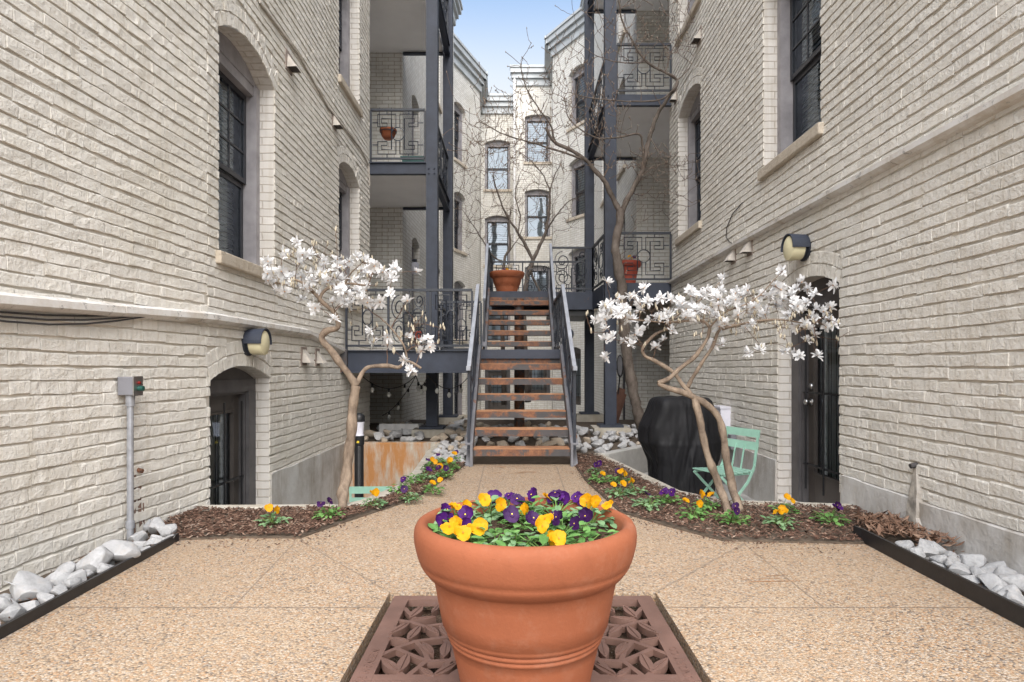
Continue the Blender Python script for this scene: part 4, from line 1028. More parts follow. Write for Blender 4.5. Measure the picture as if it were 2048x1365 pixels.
def stand_pot(x, y, z, h, lab):
    p = pot((x, y, z + h), lab, 1, 'redclay', SM, .155, 28)
    mb = MB()
    for k in range(3):
        a = k * 2.094; mb.tube([(x + .1 * math.cos(a), y + .1 * math.sin(a), z), (x + .05 * math.cos(a), y + .05 * math.sin(a), z + h * .5), (x + .08 * math.cos(a), y + .08 * math.sin(a), z + h)], .007, 5)
    mb.lathe([(0, -.006), (.09, -.006), (.09, 0), (0, 0)], (x, y, z + h), 20); mb.build('plant_stand', [M['iron']], p)
stand_pot(-1.95, 12.75, 1.33, .34, 'small red clay pot on an iron stand under the left balcony')
stand_pot(-1.60, 12.80, 1.33, .30, 'small red clay pot half hidden behind the left balcony post')
mb = MB(); x, y, z = -1.72, 10.85, 4.50
mb.hexa([(x - .17, y - .1, z), (x + .17, y - .1, z), (x + .17, y + .1, z), (x - .17, y + .1, z), (x - .2, y - .12, z + .16), (x + .2, y - .12, z + .16), (x + .2, y + .12, z + .16), (x - .2, y + .12, z + .16)]); mb.box(x - .215, x + .215, y - .135, y + .135, z + .161, z + .18)
tag(mb.build('window_box', [M['tray']]), 'dark green planter box on the left second floor balcony', 'planter')

# ------------------------------------------------------------------ tree grate
tg = thing('tree_grate', 'brown cast iron tree grate with leaf pattern under the big pot', 'tree grate', (PC.x, GYM, 0))
mb = MB(); mb.poly([(GX0 - .03, GY0 - .03), (GX1 + .03, GY0 - .03), (GX1 + .03, GY1 + .03), (GX0 - .03, GY1 + .03)], -.16, -.085); o_ = mb.build('grate_pit', [M['soil']], tg)
T, B_ = -.006, -.030
def zp(zx, zy): return gp(680 + zx * .35156, 900 + zy * .35156, T)
leaves = [((470, 890), (395, 960)), ((400, 970), (548, 952)), ((395, 985), (278, 1052)), ((392, 1090), (272, 1072)), ((385, 1085), (458, 1002)), ((485, 1000), (565, 1052)), ((470, 1098), (533, 1172)), ((605, 1095), (590, 1188)), ((335, 1268), (235, 1185)), ((335, 1268), (388, 1158)), ((530, 1290), (668, 1212)), ((535, 1292), (448, 1240)), ((612, 1062), (568, 1000)), ((560, 890), (520, 930))]
branches = [[(300, 960), (400, 975), (480, 1000), (590, 985)], [(225, 1165), (330, 1120), (430, 1085), (620, 1058)], [(430, 1085), (480, 1140), (500, 1190), (380, 1285)], [(330, 1130), (400, 1160), (490, 1195)], [(480, 1200), (560, 1195), (660, 1188)], [(430, 960), (370, 900), (345, 885)], [(560, 1300), (600, 1220), (640, 1180)], [(370, 1290), (340, 1265), (330, 1300)], [(600, 1080), (640, 1120), (650, 1190)]]
mb = MB(); cxg = PC.x + .003
def flatleaf(a, b, w=.165):
    d = b - a; n = Vector((-d.y, d.x, 0)); k = 7; out = []
    for i in range(k + 1): t = i / k; out.append(a + d * t + n * w * math.sin(math.pi * t) ** .8 * (1 - .25 * t))
    for i in range(k - 1, 0, -1): t = i / k; out.append(a + d * t - n * w * math.sin(math.pi * t) ** .8 * (1 - .25 * t))
    mb.poly([(p.x, p.y) for p in out], B_, T + .004 + rj(.001), 0)
    mb.bar(Vector((a.x, a.y, T + .006)) + d * .1, Vector((b.x, b.y, T + .006)) - d * .12, .004, .004, 0)
def flatbranch(pts, w=.021):
    for a, b in zip(pts, pts[1:]):
        e = (b - a) * .08; mb.bar(a - e + Vector((0, 0, (B_ - T) / 2 - .002 + rj(.001))), b + e + Vector((0, 0, (B_ - T) / 2 - .002)), w, T - B_)
for half in (0, 1):
    for sgn in (1, -1):
        def tr(p):
            x = p.x if sgn > 0 else 2 * cxg - p.x; y = p.y if half == 0 else 2 * GYM - p.y; return Vector((x, y, T))
        for a, b in leaves: flatleaf(tr(zp(*a)), tr(zp(*b)))
        for br in branches: flatbranch([tr(zp(*p)) for p in br])
        # fill pieces close to the pot
        for (a, b) in ((( -.10, 2.90), (-.02, 2.78)), ((-.18, 2.72), (-.05, 2.66))): flatleaf(tr(Vector((a[0], a[1], T))), tr(Vector((b[0], b[1], T))))
for (ya, yb) in ((GYM + .002, GY1), (GY0, GYM - .002)):
    mb.box(GX0, GX0 + .075, ya, yb, B_ - .01, T); mb.box(GX1 - .075, GX1, ya, yb, B_ - .01, T)
    mb.box(GX0 + .074, GX1 - .074, yb - .05 if yb == GY1 else ya, yb if yb == GY1 else ya + .05, B_ - .01, T - .0006); mb.box(GX0 + .074, GX1 - .074, ya if yb == GY1 else yb - .045, ya + .045 if yb == GY1 else yb, B_ - .01, T - .0006)
go = mb.build('grate_casting', [M['grate'], M['soil']], tg)
mb = MB()
for k in range(48):      # centre ring under the pot
    a, b = 2 * math.pi * k / 48, 2 * math.pi * (k + 1) / 48; r0, r1 = .22, .31
    mb.hexa([(PC.x + r * math.cos(t), GYM - .1 + r * math.sin(t), z) for z in (B_, T + .0015) for r, t in ((r0, a), (r1, a), (r1, b), (r0, b))])
mb.build('centre_ring', [M['grate']], tg)
def text_mesh(txt, size, name, mat, parent, loc, rot):
    cu = bpy.data.curves.new(name, 'FONT'); cu.body = txt; cu.size = size; cu.extrude = .0025; cu.space_character = 1.15
    to = bpy.data.objects.new(name, cu); COL.objects.link(to); bpy.context.view_layer.update()
    me = bpy.data.meshes.new_from_object(to.evaluated_get(bpy.context.evaluated_depsgraph_get())); bpy.data.objects.remove(to)
    me.transform(Matrix.Translation(loc) @ rot); me.materials.clear(); me.materials.append(mat)
    o = bpy.data.objects.new(name, me); COL.objects.link(o); put(o, parent); return o
text_mesh('NEENAH FOUNDRY CO', .046, 'lettering', M['grate'], tg, Vector((GX0 + .022, 2.50, T)), Matrix.Rotation(R(-90), 4, 'Z'))
text_mesh('NEENAH FOUNDRY CO', .046, 'lettering', M['grate'], tg, Vector((GX1 - .022, 1.97, T)), Matrix.Rotation(R(90), 4, 'Z'))

# ------------------------------------------------------------------ pansies
def flower_mesh(pet, rnd, size=.058):
    """five overlapping petals in the xz plane, facing -y"""
    mb = MB(); k = 9
    spec = [(55, .55, .52, .000), (125, .55, .52, .002), (5, .50, .44, -.004), (175, .50, .44, -.005), (270, .56, .60, -.008)]
    for (ang, ln, wd, off) in spec:
        a = R(ang + rnd.uniform(-8, 8)); ln *= size * rnd.uniform(.92, 1.08); wd *= size; cur = rnd.uniform(.1, .35); vs_ = []; fs = []
        d = Vector((math.cos(a), 0, math.sin(a))); n = Vector((-math.sin(a), 0, math.cos(a))); rows = 4; cols = 5
        for i in range(rows + 1):
            t = i / rows
            hw = wd * .62 * (math.sin(math.pi * min(1, t * .78 + .06)) ** .75) + .0015
            for j in range(cols):
                s_ = (j / (cols - 1) - .5) * 2
                rr = ln * (t - (.16 * t * s_ * s_)); dep = off - cur * size * (t ** 2) * .5 + .003 * math.sin(s_ * 5 + ang + t * 3) * t + rnd.uniform(-.0008, .0008)
                vs_.append(d * rr + n * hw * s_ + Vector((0, dep if ang != 270 else dep + .2 * size * t * t, 0)))
        for i in range(rows):
            for j in range(cols - 1): q = i * cols + j; fs.append((q, q + 1, q + cols + 1, q + cols))
        mb.raw(vs_, fs, 0)
    hr = .0085 if pet != 'yellow_petal' else .0035
    mb.raw([Vector((hr * math.cos(t * .785), -.012, hr * math.sin(t * .785) - .003)) for t in range(8)], [tuple(range(8))], 1)
    mb.raw([Vector((.0026 * math.cos(t * .785), -.0135, .0026 * math.sin(t * .785) - .001)) for t in range(8)], [tuple(range(8))], 2 if pet != 'yellow_petal' else 1)
    me_o = mb.build('flower', [M[pet], M['dark_petal'] if pet != 'yellow_petal' else M['orange_heart'], M['yellow_dot']], None, True); me = me_o.data; bpy.data.objects.remove(me_o); return me
rf = random.Random(3)
FL = {'y': [flower_mesh('yellow_petal', rf) for _ in range(5)], 'p': [flower_mesh('purple_petal', rf) for _ in range(4)], 'd': [flower_mesh('dark_petal', rf) for _ in range(4)]}
def foliage_mesh(seed, rad=.078, n=58, mat='leaf'):
    rnd = random.Random(seed); mb = MB()
    for i in range(n):
        a = rnd.uniform(0, 6.28); r = rad * math.sqrt(rnd.random()); z = rnd.uniform(.01, .06) * (1.15 - r / rad * .6); l = rnd.uniform(.020, .036); w = l * rnd.uniform(.55, .75); tilt = rnd.uniform(-.3, .7)
        b = Vector((r * math.cos(a), r * math.sin(a), z)); ya = a + rnd.uniform(-.7, .7); d = Vector((math.cos(ya) * math.cos(tilt), math.sin(ya) * math.cos(tilt), math.sin(tilt))); s_ = Vector((-math.sin(ya), math.cos(ya), rnd.uniform(-.3, .3))).normalized()
        up = d.cross(s_); k = 5; L_, C_, R_ = [], [], []
        for j in range(k + 1):
            t = j / k; hw = w * .5 * math.sin(math.pi * min(1, .08 + t * .92)) ** .7 * (1 if j < k else .1); c = b + d * l * t - up * l * .35 * t * t
            C_.append(c - up * w * .10); L_.append(c + s_ * hw); R_.append(c - s_ * hw)
        for j in range(k):
            mb.face([C_[j], L_[j], L_[j + 1], C_[j + 1]], 0); mb.face([R_[j], C_[j], C_[j + 1], R_[j + 1]], 0)
        if i % 3 == 0: mb.tube([(0, 0, 0), b * .6, b], .0018, 4, 1, False)
    o = mb.build('foliage', [M[mat], M['stem']], None, True); me = o.data; bpy.data.objects.remove(o); return me
FO = [foliage_mesh(i, mat='leaf' if i % 3 else 'leaf_blue') for i in range(6)]
def part_obj(name, me, parent, loc=(0, 0, 0), rot=(0, 0, 0), sc=1):
    o = bpy.data.objects.new(name, me); COL.objects.link(o); o.parent = parent; o.location = loc; o.rotation_euler = rot; o.scale = (sc,) * 3; return o
def pansy(base, flowers, label, group, fs=1.0, fo=1.0):
    """flowers: list of (kind, world point of the bloom)"""
    t = thing('pansy', label, 'flower', base, group)
    part_obj('foliage', random.choice(FO), t, (0, 0, -.004), (0, 0, random.uniform(0, 6.28)), fo * random.uniform(.9, 1.15))
    mb = MB(); b = Vector(base)
    for kind, p in flowers:
        p = Vector(p); rel = p - b
        fl = part_obj('flower', random.choice(FL[kind]), t, rel, (random.uniform(-1.25, -.05), rj(.5), rj(1.15) + math.atan2(b.x, b.y) * -1), fs * random.uniform(.85, 1.15))
        m_ = rel * .5 + Vector((rj(.01), .012, .012)); mb.tube([(0, 0, .01), m_, rel + Vector((0, .010, -.004))], .0016, 5)
    if flowers:
        o = mb.build('stem', [M['stem']], None, True); o.parent = t
    return t
fp = {'p': [(974, 984), (1010, 980), (1067, 994), (1135, 972), (1149, 981), (1166, 967), (1190, 970), (1202, 984), (1215, 987), (890, 1016), (933, 1028), (884, 1034), (930, 1045), (903, 1040)],
      'd': [(1034, 999), (1113, 993), (1023, 1031), (1065, 1037), (1173, 1031), (1152, 1047), (1117, 1040), (1110, 1028)],
      'y': [(911, 1012), (933, 1008), (968, 1003), (1000, 1012), (1101, 988), (1182, 1000), (1221, 1013), (900, 1054), (912, 1047), (960, 1049), (952, 1057), (924, 1066), (1082, 1054), (1092, 1047), (1117, 1084), (1108, 1072), (1050, 1016), (1190, 1005)]}
plants = [((1005, 1000), 'pansy with violet blooms at the back left rim of the large pot'), ((960, 1022), 'pansy with yellow blooms left of centre in the large pot'), ((1058, 1046), 'pansy with near black blooms in the middle of the large pot'),
          ((925, 1072), 'pansy with bright yellow blooms at the front left rim of the large pot'), ((985, 1092), 'leafy pansy without blooms at the front rim of the large pot'), ((1035, 1092), 'leafy pansy beside the largest yellow bloom at the pot front'),
          ((1152, 1008), 'pansy with violet blooms at the back right rim of the large pot'), ((1195, 1040), 'pansy with a yellow bloom at the right rim of the large pot'), ((1125, 1056), 'pansy with velvety dark purple blooms at the right of the large pot'),
          ((1098, 1012), 'pansy with one big yellow bloom at the back centre of the large pot'), ((893, 1040), 'pansy with purple blooms at the left rim of the large pot'), ((1095, 1095), 'pansy with the largest yellow blooms at the front of the large pot'),
          ((1170, 1078), 'low leafy pansy at the front right rim of the large pot')]
pb = []
for (px, py), lab in plants:
    p = gp(px, py, .555); v = Vector((p.x - PC.x, p.y - PC.y)); v = v * min(1, .265 / max(v.length, 1e-6)); pb.append((Vector((PC.x + v.x, PC.y + v.y, .535)), lab, []))
for kind, lst in fp.items():
    for (px, py) in lst:
        p = gp(px, py, .605 if py < 1060 else .60); v = Vector((p.x - PC.x, p.y - PC.y)); v = v * min(1, .325 / max(v.length, 1e-6)); p = Vector((PC.x + v.x, PC.y + v.y, p.z + rj(.01)))
        min((q for q in pb if 'leafy' not in q[1]), key=lambda q: (q[0] - p).length)[2].append((kind, p))
for b, lab, fl in pb: pansy(b, fl, lab, 'pansies in the large pot', .88, 1.3)
# extra leaf clumps are part of the plants: fill the pot between them
gb = 'pansies in the left bed'; gbr = 'pansies in the right bed'
bed = [(545, 1048, 'yy', 'lone yellow pansy nearest the left wall', gb), (657, 1034, 'dd', 'dark pansy beside the left magnolia trunk', gb), (748, 1012, 'yy', 'yellow pansy just right of the left magnolia trunk', gb),
       (797, 982, 'pd', 'purple pansy at the kerb corner of the left bed', gb), (822, 1000, 'd', 'pansy with a single dark bloom in front of the left kerb corner', gb), (868, 984, 'yy', 'low yellow pansy alone on the path edge of the left bed', gb),
       (828, 966, '', 'leafy pansy without blooms in the left bed', gb), (850, 958, 'pp', 'violet pansy half way up the left kerb', gb), (888, 954, 'ydd', 'mixed yellow and dark pansy in the upper left bed', gb),
       (862, 940, 'yyp', 'yellow pansy with violet bloom against the upper left kerb', gb), (898, 938, 'yy', 'yellow pansy close to the path in the upper left bed', gb), (908, 924, 'yp', 'farthest pansy of the left bed beside the stair foot', gb), (872, 928, 'p', 'small violet pansy under the rocks of the left bed', gb),
       (1190, 948, 'ppd', 'purple pansy farthest up the right bed', gbr), (1203, 964, 'y', 'pansy with one small yellow bloom near the top of the right bed', gbr), (1242, 966, 'yyd', 'mixed yellow and dark pansy by the right kerb', gbr), (1236, 992, 'yy', 'yellow pansy on the path side behind the large pot rim', gbr),
       (1270, 986, 'yy', 'yellow pansy between path and grill in the right bed', gbr), (1298, 1014, 'd', 'pansy with a single dark bloom in the middle of the right bed', gbr), (1337, 1006, 'ppp', 'violet pansy beside the covered grill', gbr), (1384, 1034, 'yy', 'yellow pansy left of the right magnolia trunks on the path side', gbr),
       (1412, 1016, 'yy', 'yellow pansy just left of the right magnolia trunks', gbr), (1462, 1044, 'dd', 'dark pansy in front of the right magnolia trunks', gbr), (1563, 1050, 'yyy', 'big yellow pansy in front of the brown door', gbr), (1570, 1024, 'yy', 'yellow pansy closest to the brown door sill', gbr), (1660, 1044, 'ppd', 'purple pansy nearest the right wall', gbr)]
for (px, py, ks, lab, g) in bed:
    p = gp(px, py, .03); fl = []
    for i, k in enumerate(ks): fl.append((k, p + Vector((rj(.055), rj(.04) - .02, .085 + random.uniform(0, .03)))))
    pansy(p, fl, lab, g, 1.0, 1.2)
# pansies of the upper pots: small clumps
for (b, ks, lab) in (((-.20, 12.3, 2.935), 'yd', 'small yellow pansy in the pot at the head of the stair'), ((2.02, 11.15, 2.965), 'yydd', 'yellow and dark pansy in the tall red pot on the right balcony')):
    b = Vector(b); pansy(b, [(k, b + Vector((rj(.12), -.05 + rj(.04), .07 + rj(.02)))) for k in ks], lab, 'pansies in the upper pots', 1.1, 1.0)

# ------------------------------------------------------------------ trees
class Tree:
    def __init__(s): s.nodes = []; s.mb = MB(); s.tw = MB()
    def limb(s, pts, r0, r1, n=10, jitter=.012):
        P = [Vector(p) for p in pts]; out = []
        for i in range(len(P) - 1):          # catmull-rom
            p0, p1, p2, p3 = P[max(i - 1, 0)], P[i], P[i + 1], P[min(i + 2, len(P) - 1)]; k = 7
            for j in range(k):
                t = j / k; out.append(.5 * ((2 * p1) + (p2 - p0) * t + (2 * p0 - 5 * p1 + 4 * p2 - p3) * t * t + (3 * p1 - p0 - 3 * p2 + p3) * t ** 3))
        out.append(P[-1]); m = len(out); rad = []
        for i, p in enumerate(out):
            r = r0 + (r1 - r0) * i / (m - 1); rad.append(r * (1 + .28 * noise.noise(p * 14) + .22 * max(0, noise.noise(p * 6 + Vector((3, 3, 3))))))
            p += Vector((noise.noise(p * 7), noise.noise(p * 7 + Vector((9, 0, 0))), 0)) * jitter * min(1, i / 3)
        s.mb.tube(out, rad, n); s.nodes += [(p.copy(), r) for p, r in zip(out, rad)]
    def twig(s, tip, r1=.0022, bend=.12, n=4, rmax=.012, steps=6, upw=.0, upb=0):
        tip = Vector(tip)
        best = min(s.nodes, key=lambda q: (q[0] - tip).length * (1.0 + (upb * (q[0].z - tip.z) / max((q[0] - tip).length, 1e-6) if upb else 0)) - (q[1] * .6)); a, ra = best; L = (tip - a).length
        if L < .01: return
        r0 = min(ra * .75, rmax, r1 * 1.25 + L * .011); c = Vector((rj(1), rj(1), rj(1) + upw)) * bend * L; pts = []
        for i in range(steps + 1):
            t = i / steps; pts.append(a.lerp(tip, t) + c * (4 * t * (1 - t)) * .5 + Vector((rj(1), rj(1), rj(1))) * L * .02 * (0 < i < steps))
        rad = [r0 + (max(r1, .0015) - r0) * (i / steps) for i in range(steps + 1)]
        s.tw.tube(pts, rad, n, caps=False); s.nodes += [(p, r) for p, r in zip(pts[1:], rad[1:])]
    def dist(s, p): return min((q[0] - p).length for q in s.nodes)
def ptsY(lst): return [at(x, y, Y) for x, y, Y in lst]
def mag_flower(seed):
    rnd = random.Random(seed); mb = MB(); n = rnd.randint(19, 24)
    for i in range(n):
        a = 4 * math.pi * i / n + rnd.uniform(-.3, .3); tilt = rnd.uniform(-.45, 1.25); l = rnd.uniform(.042, .056); w = rnd.uniform(.017, .023); d = Vector((math.cos(a) * math.cos(tilt), math.sin(a) * math.cos(tilt), math.sin(tilt))); s_ = Vector((-math.sin(a), math.cos(a), 0)); up = d.cross(s_) * -1
        if up.z < 0: up = -up
        cu = rnd.uniform(-.55, .35); A, B = [], []
        for j in range(6):
            t = j / 5; c = d * l * t + Vector((0, 0, 1)) * l * cu * t * t; hw = w * .5 * (.30, .75, 1.0, 1.1, .95, .45)[j]
            A.append(c + s_ * hw + up * .002); B.append(c - s_ * hw + up * .002)
        for j in range(5): mb.face([A[j], B[j], B[j + 1], A[j + 1]], 0)
    mb.lathe([(.0, .012), (.006, .008), (.007, 0), (0, -.006)], (0, 0, 0), 8, 1)
    o = mb.build('blossom', [M['mag_petal'], M['mag_heart']], None, True); me = o.data; bpy.data.objects.remove(o); return me
MF = [mag_flower(i) for i in range(7)]
mb_b = MB(); mb_b.lathe([(0, -.012), (.006, -.006), (.008, .006), (.005, .018), (0, .026)], (0, 0, 0), 7); _o = mb_b.build('bud', [M['bud']], None, True); BUD = _o.data; bpy.data.objects.remove(_o)
def magnolia(label, Y0, limbs, blossoms, clusters, extra_tips, seed):
    random.seed(seed); T_ = Tree(); base = limbs[0][0][0]
    root = thing('magnolia_tree', label, 'tree', base)
    for pts, r0, r1 in limbs: T_.limb(pts, r0 * .88, r1 * .88)
    tips = []
    for (px, py, n, sx, sy, dY) in clusters:
        for _ in range(n):
            tips.append((at(px + random.gauss(0, sx * 1.12), py + random.gauss(0, sy * 1.2), Y0 + rj(dY)), random.random() < .80))
    for (px, py, dY) in blossoms: tips.append((at(px, py, Y0 + dY), True))
    for (px, py, n, sx, sy, dY) in extra_tips:
        for _ in range(n): tips.append((at(px + random.gauss(0, sx), py + random.gauss(0, sy), Y0 + rj(dY)), False))
    tips.sort(key=lambda t: T_.dist(t[0])); nfl = 0; bm_ = MB(); sb = MB(); random.shuffle(tips); tips.sort(key=lambda t: round(T_.dist(t[0]) / .12))
    for p, fl in tips:
        T_.twig(p, .0022, .18, 5, .010, 6, .3, .3)
        if fl and nfl < 100:
            nfl += 1; o = part_obj('blossom', random.choice(MF), root, p - Vector(base), (rj(1.0), rj(1.0), random.uniform(0, 6.28)), random.uniform(.85, 1.15))
        elif fl:
            me = random.choice(MF); mx = Matrix.Translation(p) @ Matrix.Rotation(random.uniform(0, 6.28), 4, 'Z') @ Matrix.Rotation(rj(1.1), 4, 'X'); vv = [mx @ v.co for v in me.vertices]; b = len(sb.v); sb.v += [tuple(q) for q in vv]
            for pl in me.polygons: sb.f.append([b + i for i in pl.vertices]); sb.m.append(pl.material_index); sb.uv.append([(0, 0)] * len(pl.vertices))
        else:
            for k in range(2): bm_.lathe([(0, -.012), (.005, -.006), (.007, .006), (.004, .018), (0, .026)], tuple(p + Vector((rj(.012), rj(.012), k * .012))), 6)
    tr = T_.mb.build('trunk', [M['bark_mag']], root, True); T_.tw.build('twigs', [M['twig_mag']], root, True)
    if bm_.v: bm_.build('buds', [M['bud']], root, True)['kind'] = 'stuff'
    if sb.v: sb.build('blossoms', [M['mag_petal'], M['mag_heart']], root, True)['kind'] = 'stuff'
Yl = 5.02
b0 = gp(684, 1020, .02)
magnolia('gnarled white star magnolia blooming in front of the left wall', Yl, [
    ([b0, at(690, 960, 5.02), at(700, 885, 5.04), at(707, 805, 5.05), at(712, 772, 5.05)], .048, .036),
    ([at(712, 772, 5.05), at(690, 738, 5.02), at(662, 702, 5.0), at(643, 678, 4.98), at(655, 662, 4.97), at(677, 655, 4.96), at(672, 632, 4.98), at(655, 612, 5.0), at(640, 598, 5.0)], .034, .018),
    ([at(712, 772, 5.05), at(724, 745, 5.1), at(740, 734, 5.15), at(772, 732, 5.2), at(798, 735, 5.2), at(815, 723, 5.2), at(843, 737, 5.2)], .024, .012),
    ([at(815, 723, 5.2), at(808, 695, 5.2), at(790, 665, 5.2), at(765, 640, 5.22)], .012, .006),
    ([at(640, 598, 5.0), at(655, 578, 5.0), at(690, 568, 5.0), at(735, 572, 5.03)], .016, .007),
    ([at(640, 598, 5.0), at(610, 570, 5.0), at(575, 553, 5.02), at(550, 548, 5.05)], .014, .006),
    ([at(690, 568, 5.0), at(700, 548, 4.95), at(720, 530, 4.9)], .009, .004)],
    [(568, 507, 0), (545, 555, .05), (535, 548, 0), (605, 510, 0), (622, 512, .1), (675, 520, 0), (748, 530, 0), (765, 545, .05), (785, 562, 0), (778, 552, -.05), (815, 602, .1), (760, 605, 0), (745, 615, .1), (742, 665, 0), (775, 675, .1), (820, 675, .15), (843, 682, .15), (860, 695, .2), (842, 703, .2), (830, 745, .2), (822, 742, .15), (857, 678, .2), (775, 690, .2), (742, 685, .1), (808, 720, .1)],
    [(640, 545, 46, 52, 20, .32), (690, 600, 22, 30, 20, .3), (725, 555, 18, 32, 18, .3), (590, 560, 14, 22, 18, .25)],
    [(660, 545, 45, 60, 30, .35), (800, 660, 22, 35, 30, .25)], 11)
b1 = gp(1457, 1026, .02); b2_ = gp(1480, 1024, .02); Yr = 4.92
magnolia('twin trunked white star magnolia blooming in front of the covered grill and right wall', Yr, [
    ([b1, at(1440, 975, 4.9), at(1422, 930, 4.9), at(1408, 880, 4.92), at(1394, 815, 4.92), at(1388, 797, 4.92)], .034, .030),
    ([b2_, at(1466, 975, 4.95), at(1455, 925, 4.95), at(1445, 870, 4.96), at(1432, 828, 4.95), at(1408, 806, 4.93), at(1388, 795, 4.92), at(1360, 784, 4.92), at(1335, 776, 4.92), at(1316, 766, 4.92)], .036, .024),
    ([at(1316, 766, 4.92), at(1340, 756, 4.9), at(1375, 725, 4.88), at(1398, 705, 4.87), at(1412, 680, 4.87), at(1420, 655, 4.87)], .022, .013),
    ([at(1388, 797, 4.92), at(1365, 770, 4.95), at(1345, 745, 5.0), at(1310, 722, 5.05), at(1290, 712, 5.06), at(1288, 695, 5.06), at(1310, 670, 5.06), at(1345, 655, 5.05)], .022, .010),
    ([at(1375, 775, 4.95), at(1400, 730, 4.9), at(1425, 695, 4.9), at(1440, 660, 4.9), at(1470, 650, 4.9)], .018, .011),
    ([at(1420, 655, 4.87), at(1400, 640, 4.9), at(1340, 645, 4.95), at(1270, 640, 5.0), at(1210, 632, 5.05)], .012, .005),
    ([at(1440, 660, 4.9), at(1500, 645, 4.85), at(1560, 640, 4.8), at(1625, 650, 4.78)], .013, .005),
    ([at(1420, 655, 4.87), at(1450, 625, 4.8), at(1500, 605, 4.75), at(1540, 570, 4.7), at(1562, 545, 4.7)], .008, .003),
    ([at(1330, 650, 5.0), at(1370, 620, 5.0), at(1420, 585, 5.0), at(1440, 562, 5.0)], .006, .003)],
    [(1565, 543, -.2), (1562, 580, -.2), (1446, 558, .08), (1418, 585, .05), (1213, 565, .1), (1190, 640, .1), (1205, 638, 0), (1212, 680, .1), (1258, 680, .1), (1213, 715, .1), (1260, 690, 0), (1312, 695, .1), (1330, 678, 0), (1425, 690, 0), (1445, 690, 0), (1497, 708, 0), (1520, 700, 0), (1570, 705, 0), (1598, 712, 0), (1635, 712, 0), (1655, 640, 0), (1660, 615, 0), (1652, 655, 0), (1668, 648, 0), (1605, 650, 0)],
    [(1290, 622, 34, 42, 17, .3), (1420, 608, 46, 52, 17, .32), (1520, 612, 34, 38, 17, .3), (1615, 640, 30, 26, 27, .25), (1225, 635, 14, 24, 17, .25), (1240, 610, 6, 14, 18, .2)],
    [(1450, 640, 60, 100, 22, .35), (1580, 665, 25, 40, 25, .25)], 12)

def bare_tree(label, base, limbs, tipclouds, seed, rtw=.0042, name='bare_tree'):
    random.seed(seed); T_ = Tree(); root = thing(name, label, 'tree', base)
    for pts, r0, r1 in limbs: T_.limb(pts, r0 * .78, r1 * .78, 9, .02)
    tips = []
    for (px, py, Y, n, sx, sy, dY) in tipclouds:
        for _ in range(int(n * 2.7)): tips.append(at(px + random.gauss(0, sx), py + random.gauss(0, sy), Y + rj(dY)))
    tips.sort(key=lambda t: round(T_.dist(t) / .25)); bm_ = MB()
    for p in tips:
        T_.twig(p, rtw, .13, 4, .022, 6, -.3, .45)
        bm_.lathe([(0, -.012), (.007, 0), (.004, .014), (0, .020)], tuple(p), 5)
    T_.mb.build('trunk', [M['bark_grey']], root, True); T_.tw.build('twigs', [M['twig_grey']], root, True); bm_.build('buds', [M['bud_grey']], root, True)['kind'] = 'stuff'
Y = 9.9
bare_tree('tall bare grey tree leaning up past the right balconies', gp(1290, 870), [
    ([gp(1290, 872, -.02), at(1277, 830, 10.4), at(1264, 770, 10.3), at(1252, 690, 10.2), at(1244, 620, 10.1), at(1244, 575, 10.0), at(1234, 520, Y), at(1232, 480, Y), at(1240, 440, Y), at(1240, 420, Y)], .12, .075),
    ([at(1240, 425, Y), at(1222, 390, 9.8), at(1205, 358, 9.7), at(1170, 320, 9.6), at(1140, 300, 9.5), at(1110, 285, 9.4), at(1090, 255, 9.3)], .055, .022),
    ([at(1243, 425, Y), at(1262, 385, 9.9), at(1284, 345, 9.9), at(1292, 310, 9.9), at(1300, 275, 9.9), at(1312, 235, 9.9), at(1330, 205, 9.8), at(1350, 175, 9.7), at(1352, 160, 9.7), at(1330, 145, 9.6), at(1295, 125, 9.5), at(1265, 85, 9.4), at(1245, 40, 9.3), at(1235, 0, 9.2)], .055, .012),
    ([at(1170, 320, 9.6), at(1110, 300, 9.4), at(1060, 285, 9.2), at(1010, 270, 9.0), at(960, 245, 8.9)], .022, .007),
    ([at(1110, 285, 9.4), at(1100, 250, 9.3), at(1075, 215, 9.2), at(1050, 170, 9.1), at(1040, 120, 9.0)], .018, .006),
    ([at(1284, 345, 9.9), at(1286, 290, 9.7), at(1275, 268, 9.6), at(1240, 275, 9.5), at(1190, 275, 9.3), at(1140, 240, 9.2), at(1130, 195, 9.1)], .024, .008),
    ([at(1350, 175, 9.7), at(1320, 200, 9.6), at(1250, 203, 9.4), at(1180, 196, 9.3), at(1140, 185, 9.2)], .018, .006),
    ([at(1330, 145, 9.6), at(1345, 100, 9.6), at(1370, 60, 9.5), at(1400, 20, 9.4)], .014, .005),
    ([at(1300, 275, 9.9), at(1340, 330, 9.7), at(1400, 320, 9.6)], .012, .004),
    ([at(1295, 125, 9.5), at(1240, 125, 9.4), at(1190, 110, 9.3), at(1150, 80, 9.2)], .012, .004)],
    [(1080, 230, 9.2, 85, 70, 55, .6), (1010, 250, 9.0, 60, 45, 45, .5), (1150, 170, 9.3, 70, 50, 50, .5), (1270, 60, 9.4, 65, 60, 45, .5), (1370, 50, 9.5, 45, 35, 40, .4), (1210, 240, 9.5, 45, 45, 40, .5), (1310, 325, 9.8, 55, 50, 18, .5), (1340, 380, 9.7, 22, 45, 30, .4), (1050, 300, 9.2, 40, 60, 30, .5), (950, 280, 8.9, 25, 25, 50, .4), (1250, 520, 9.9, 6, 15, 40, .2)], 21)
Y2 = 15.2
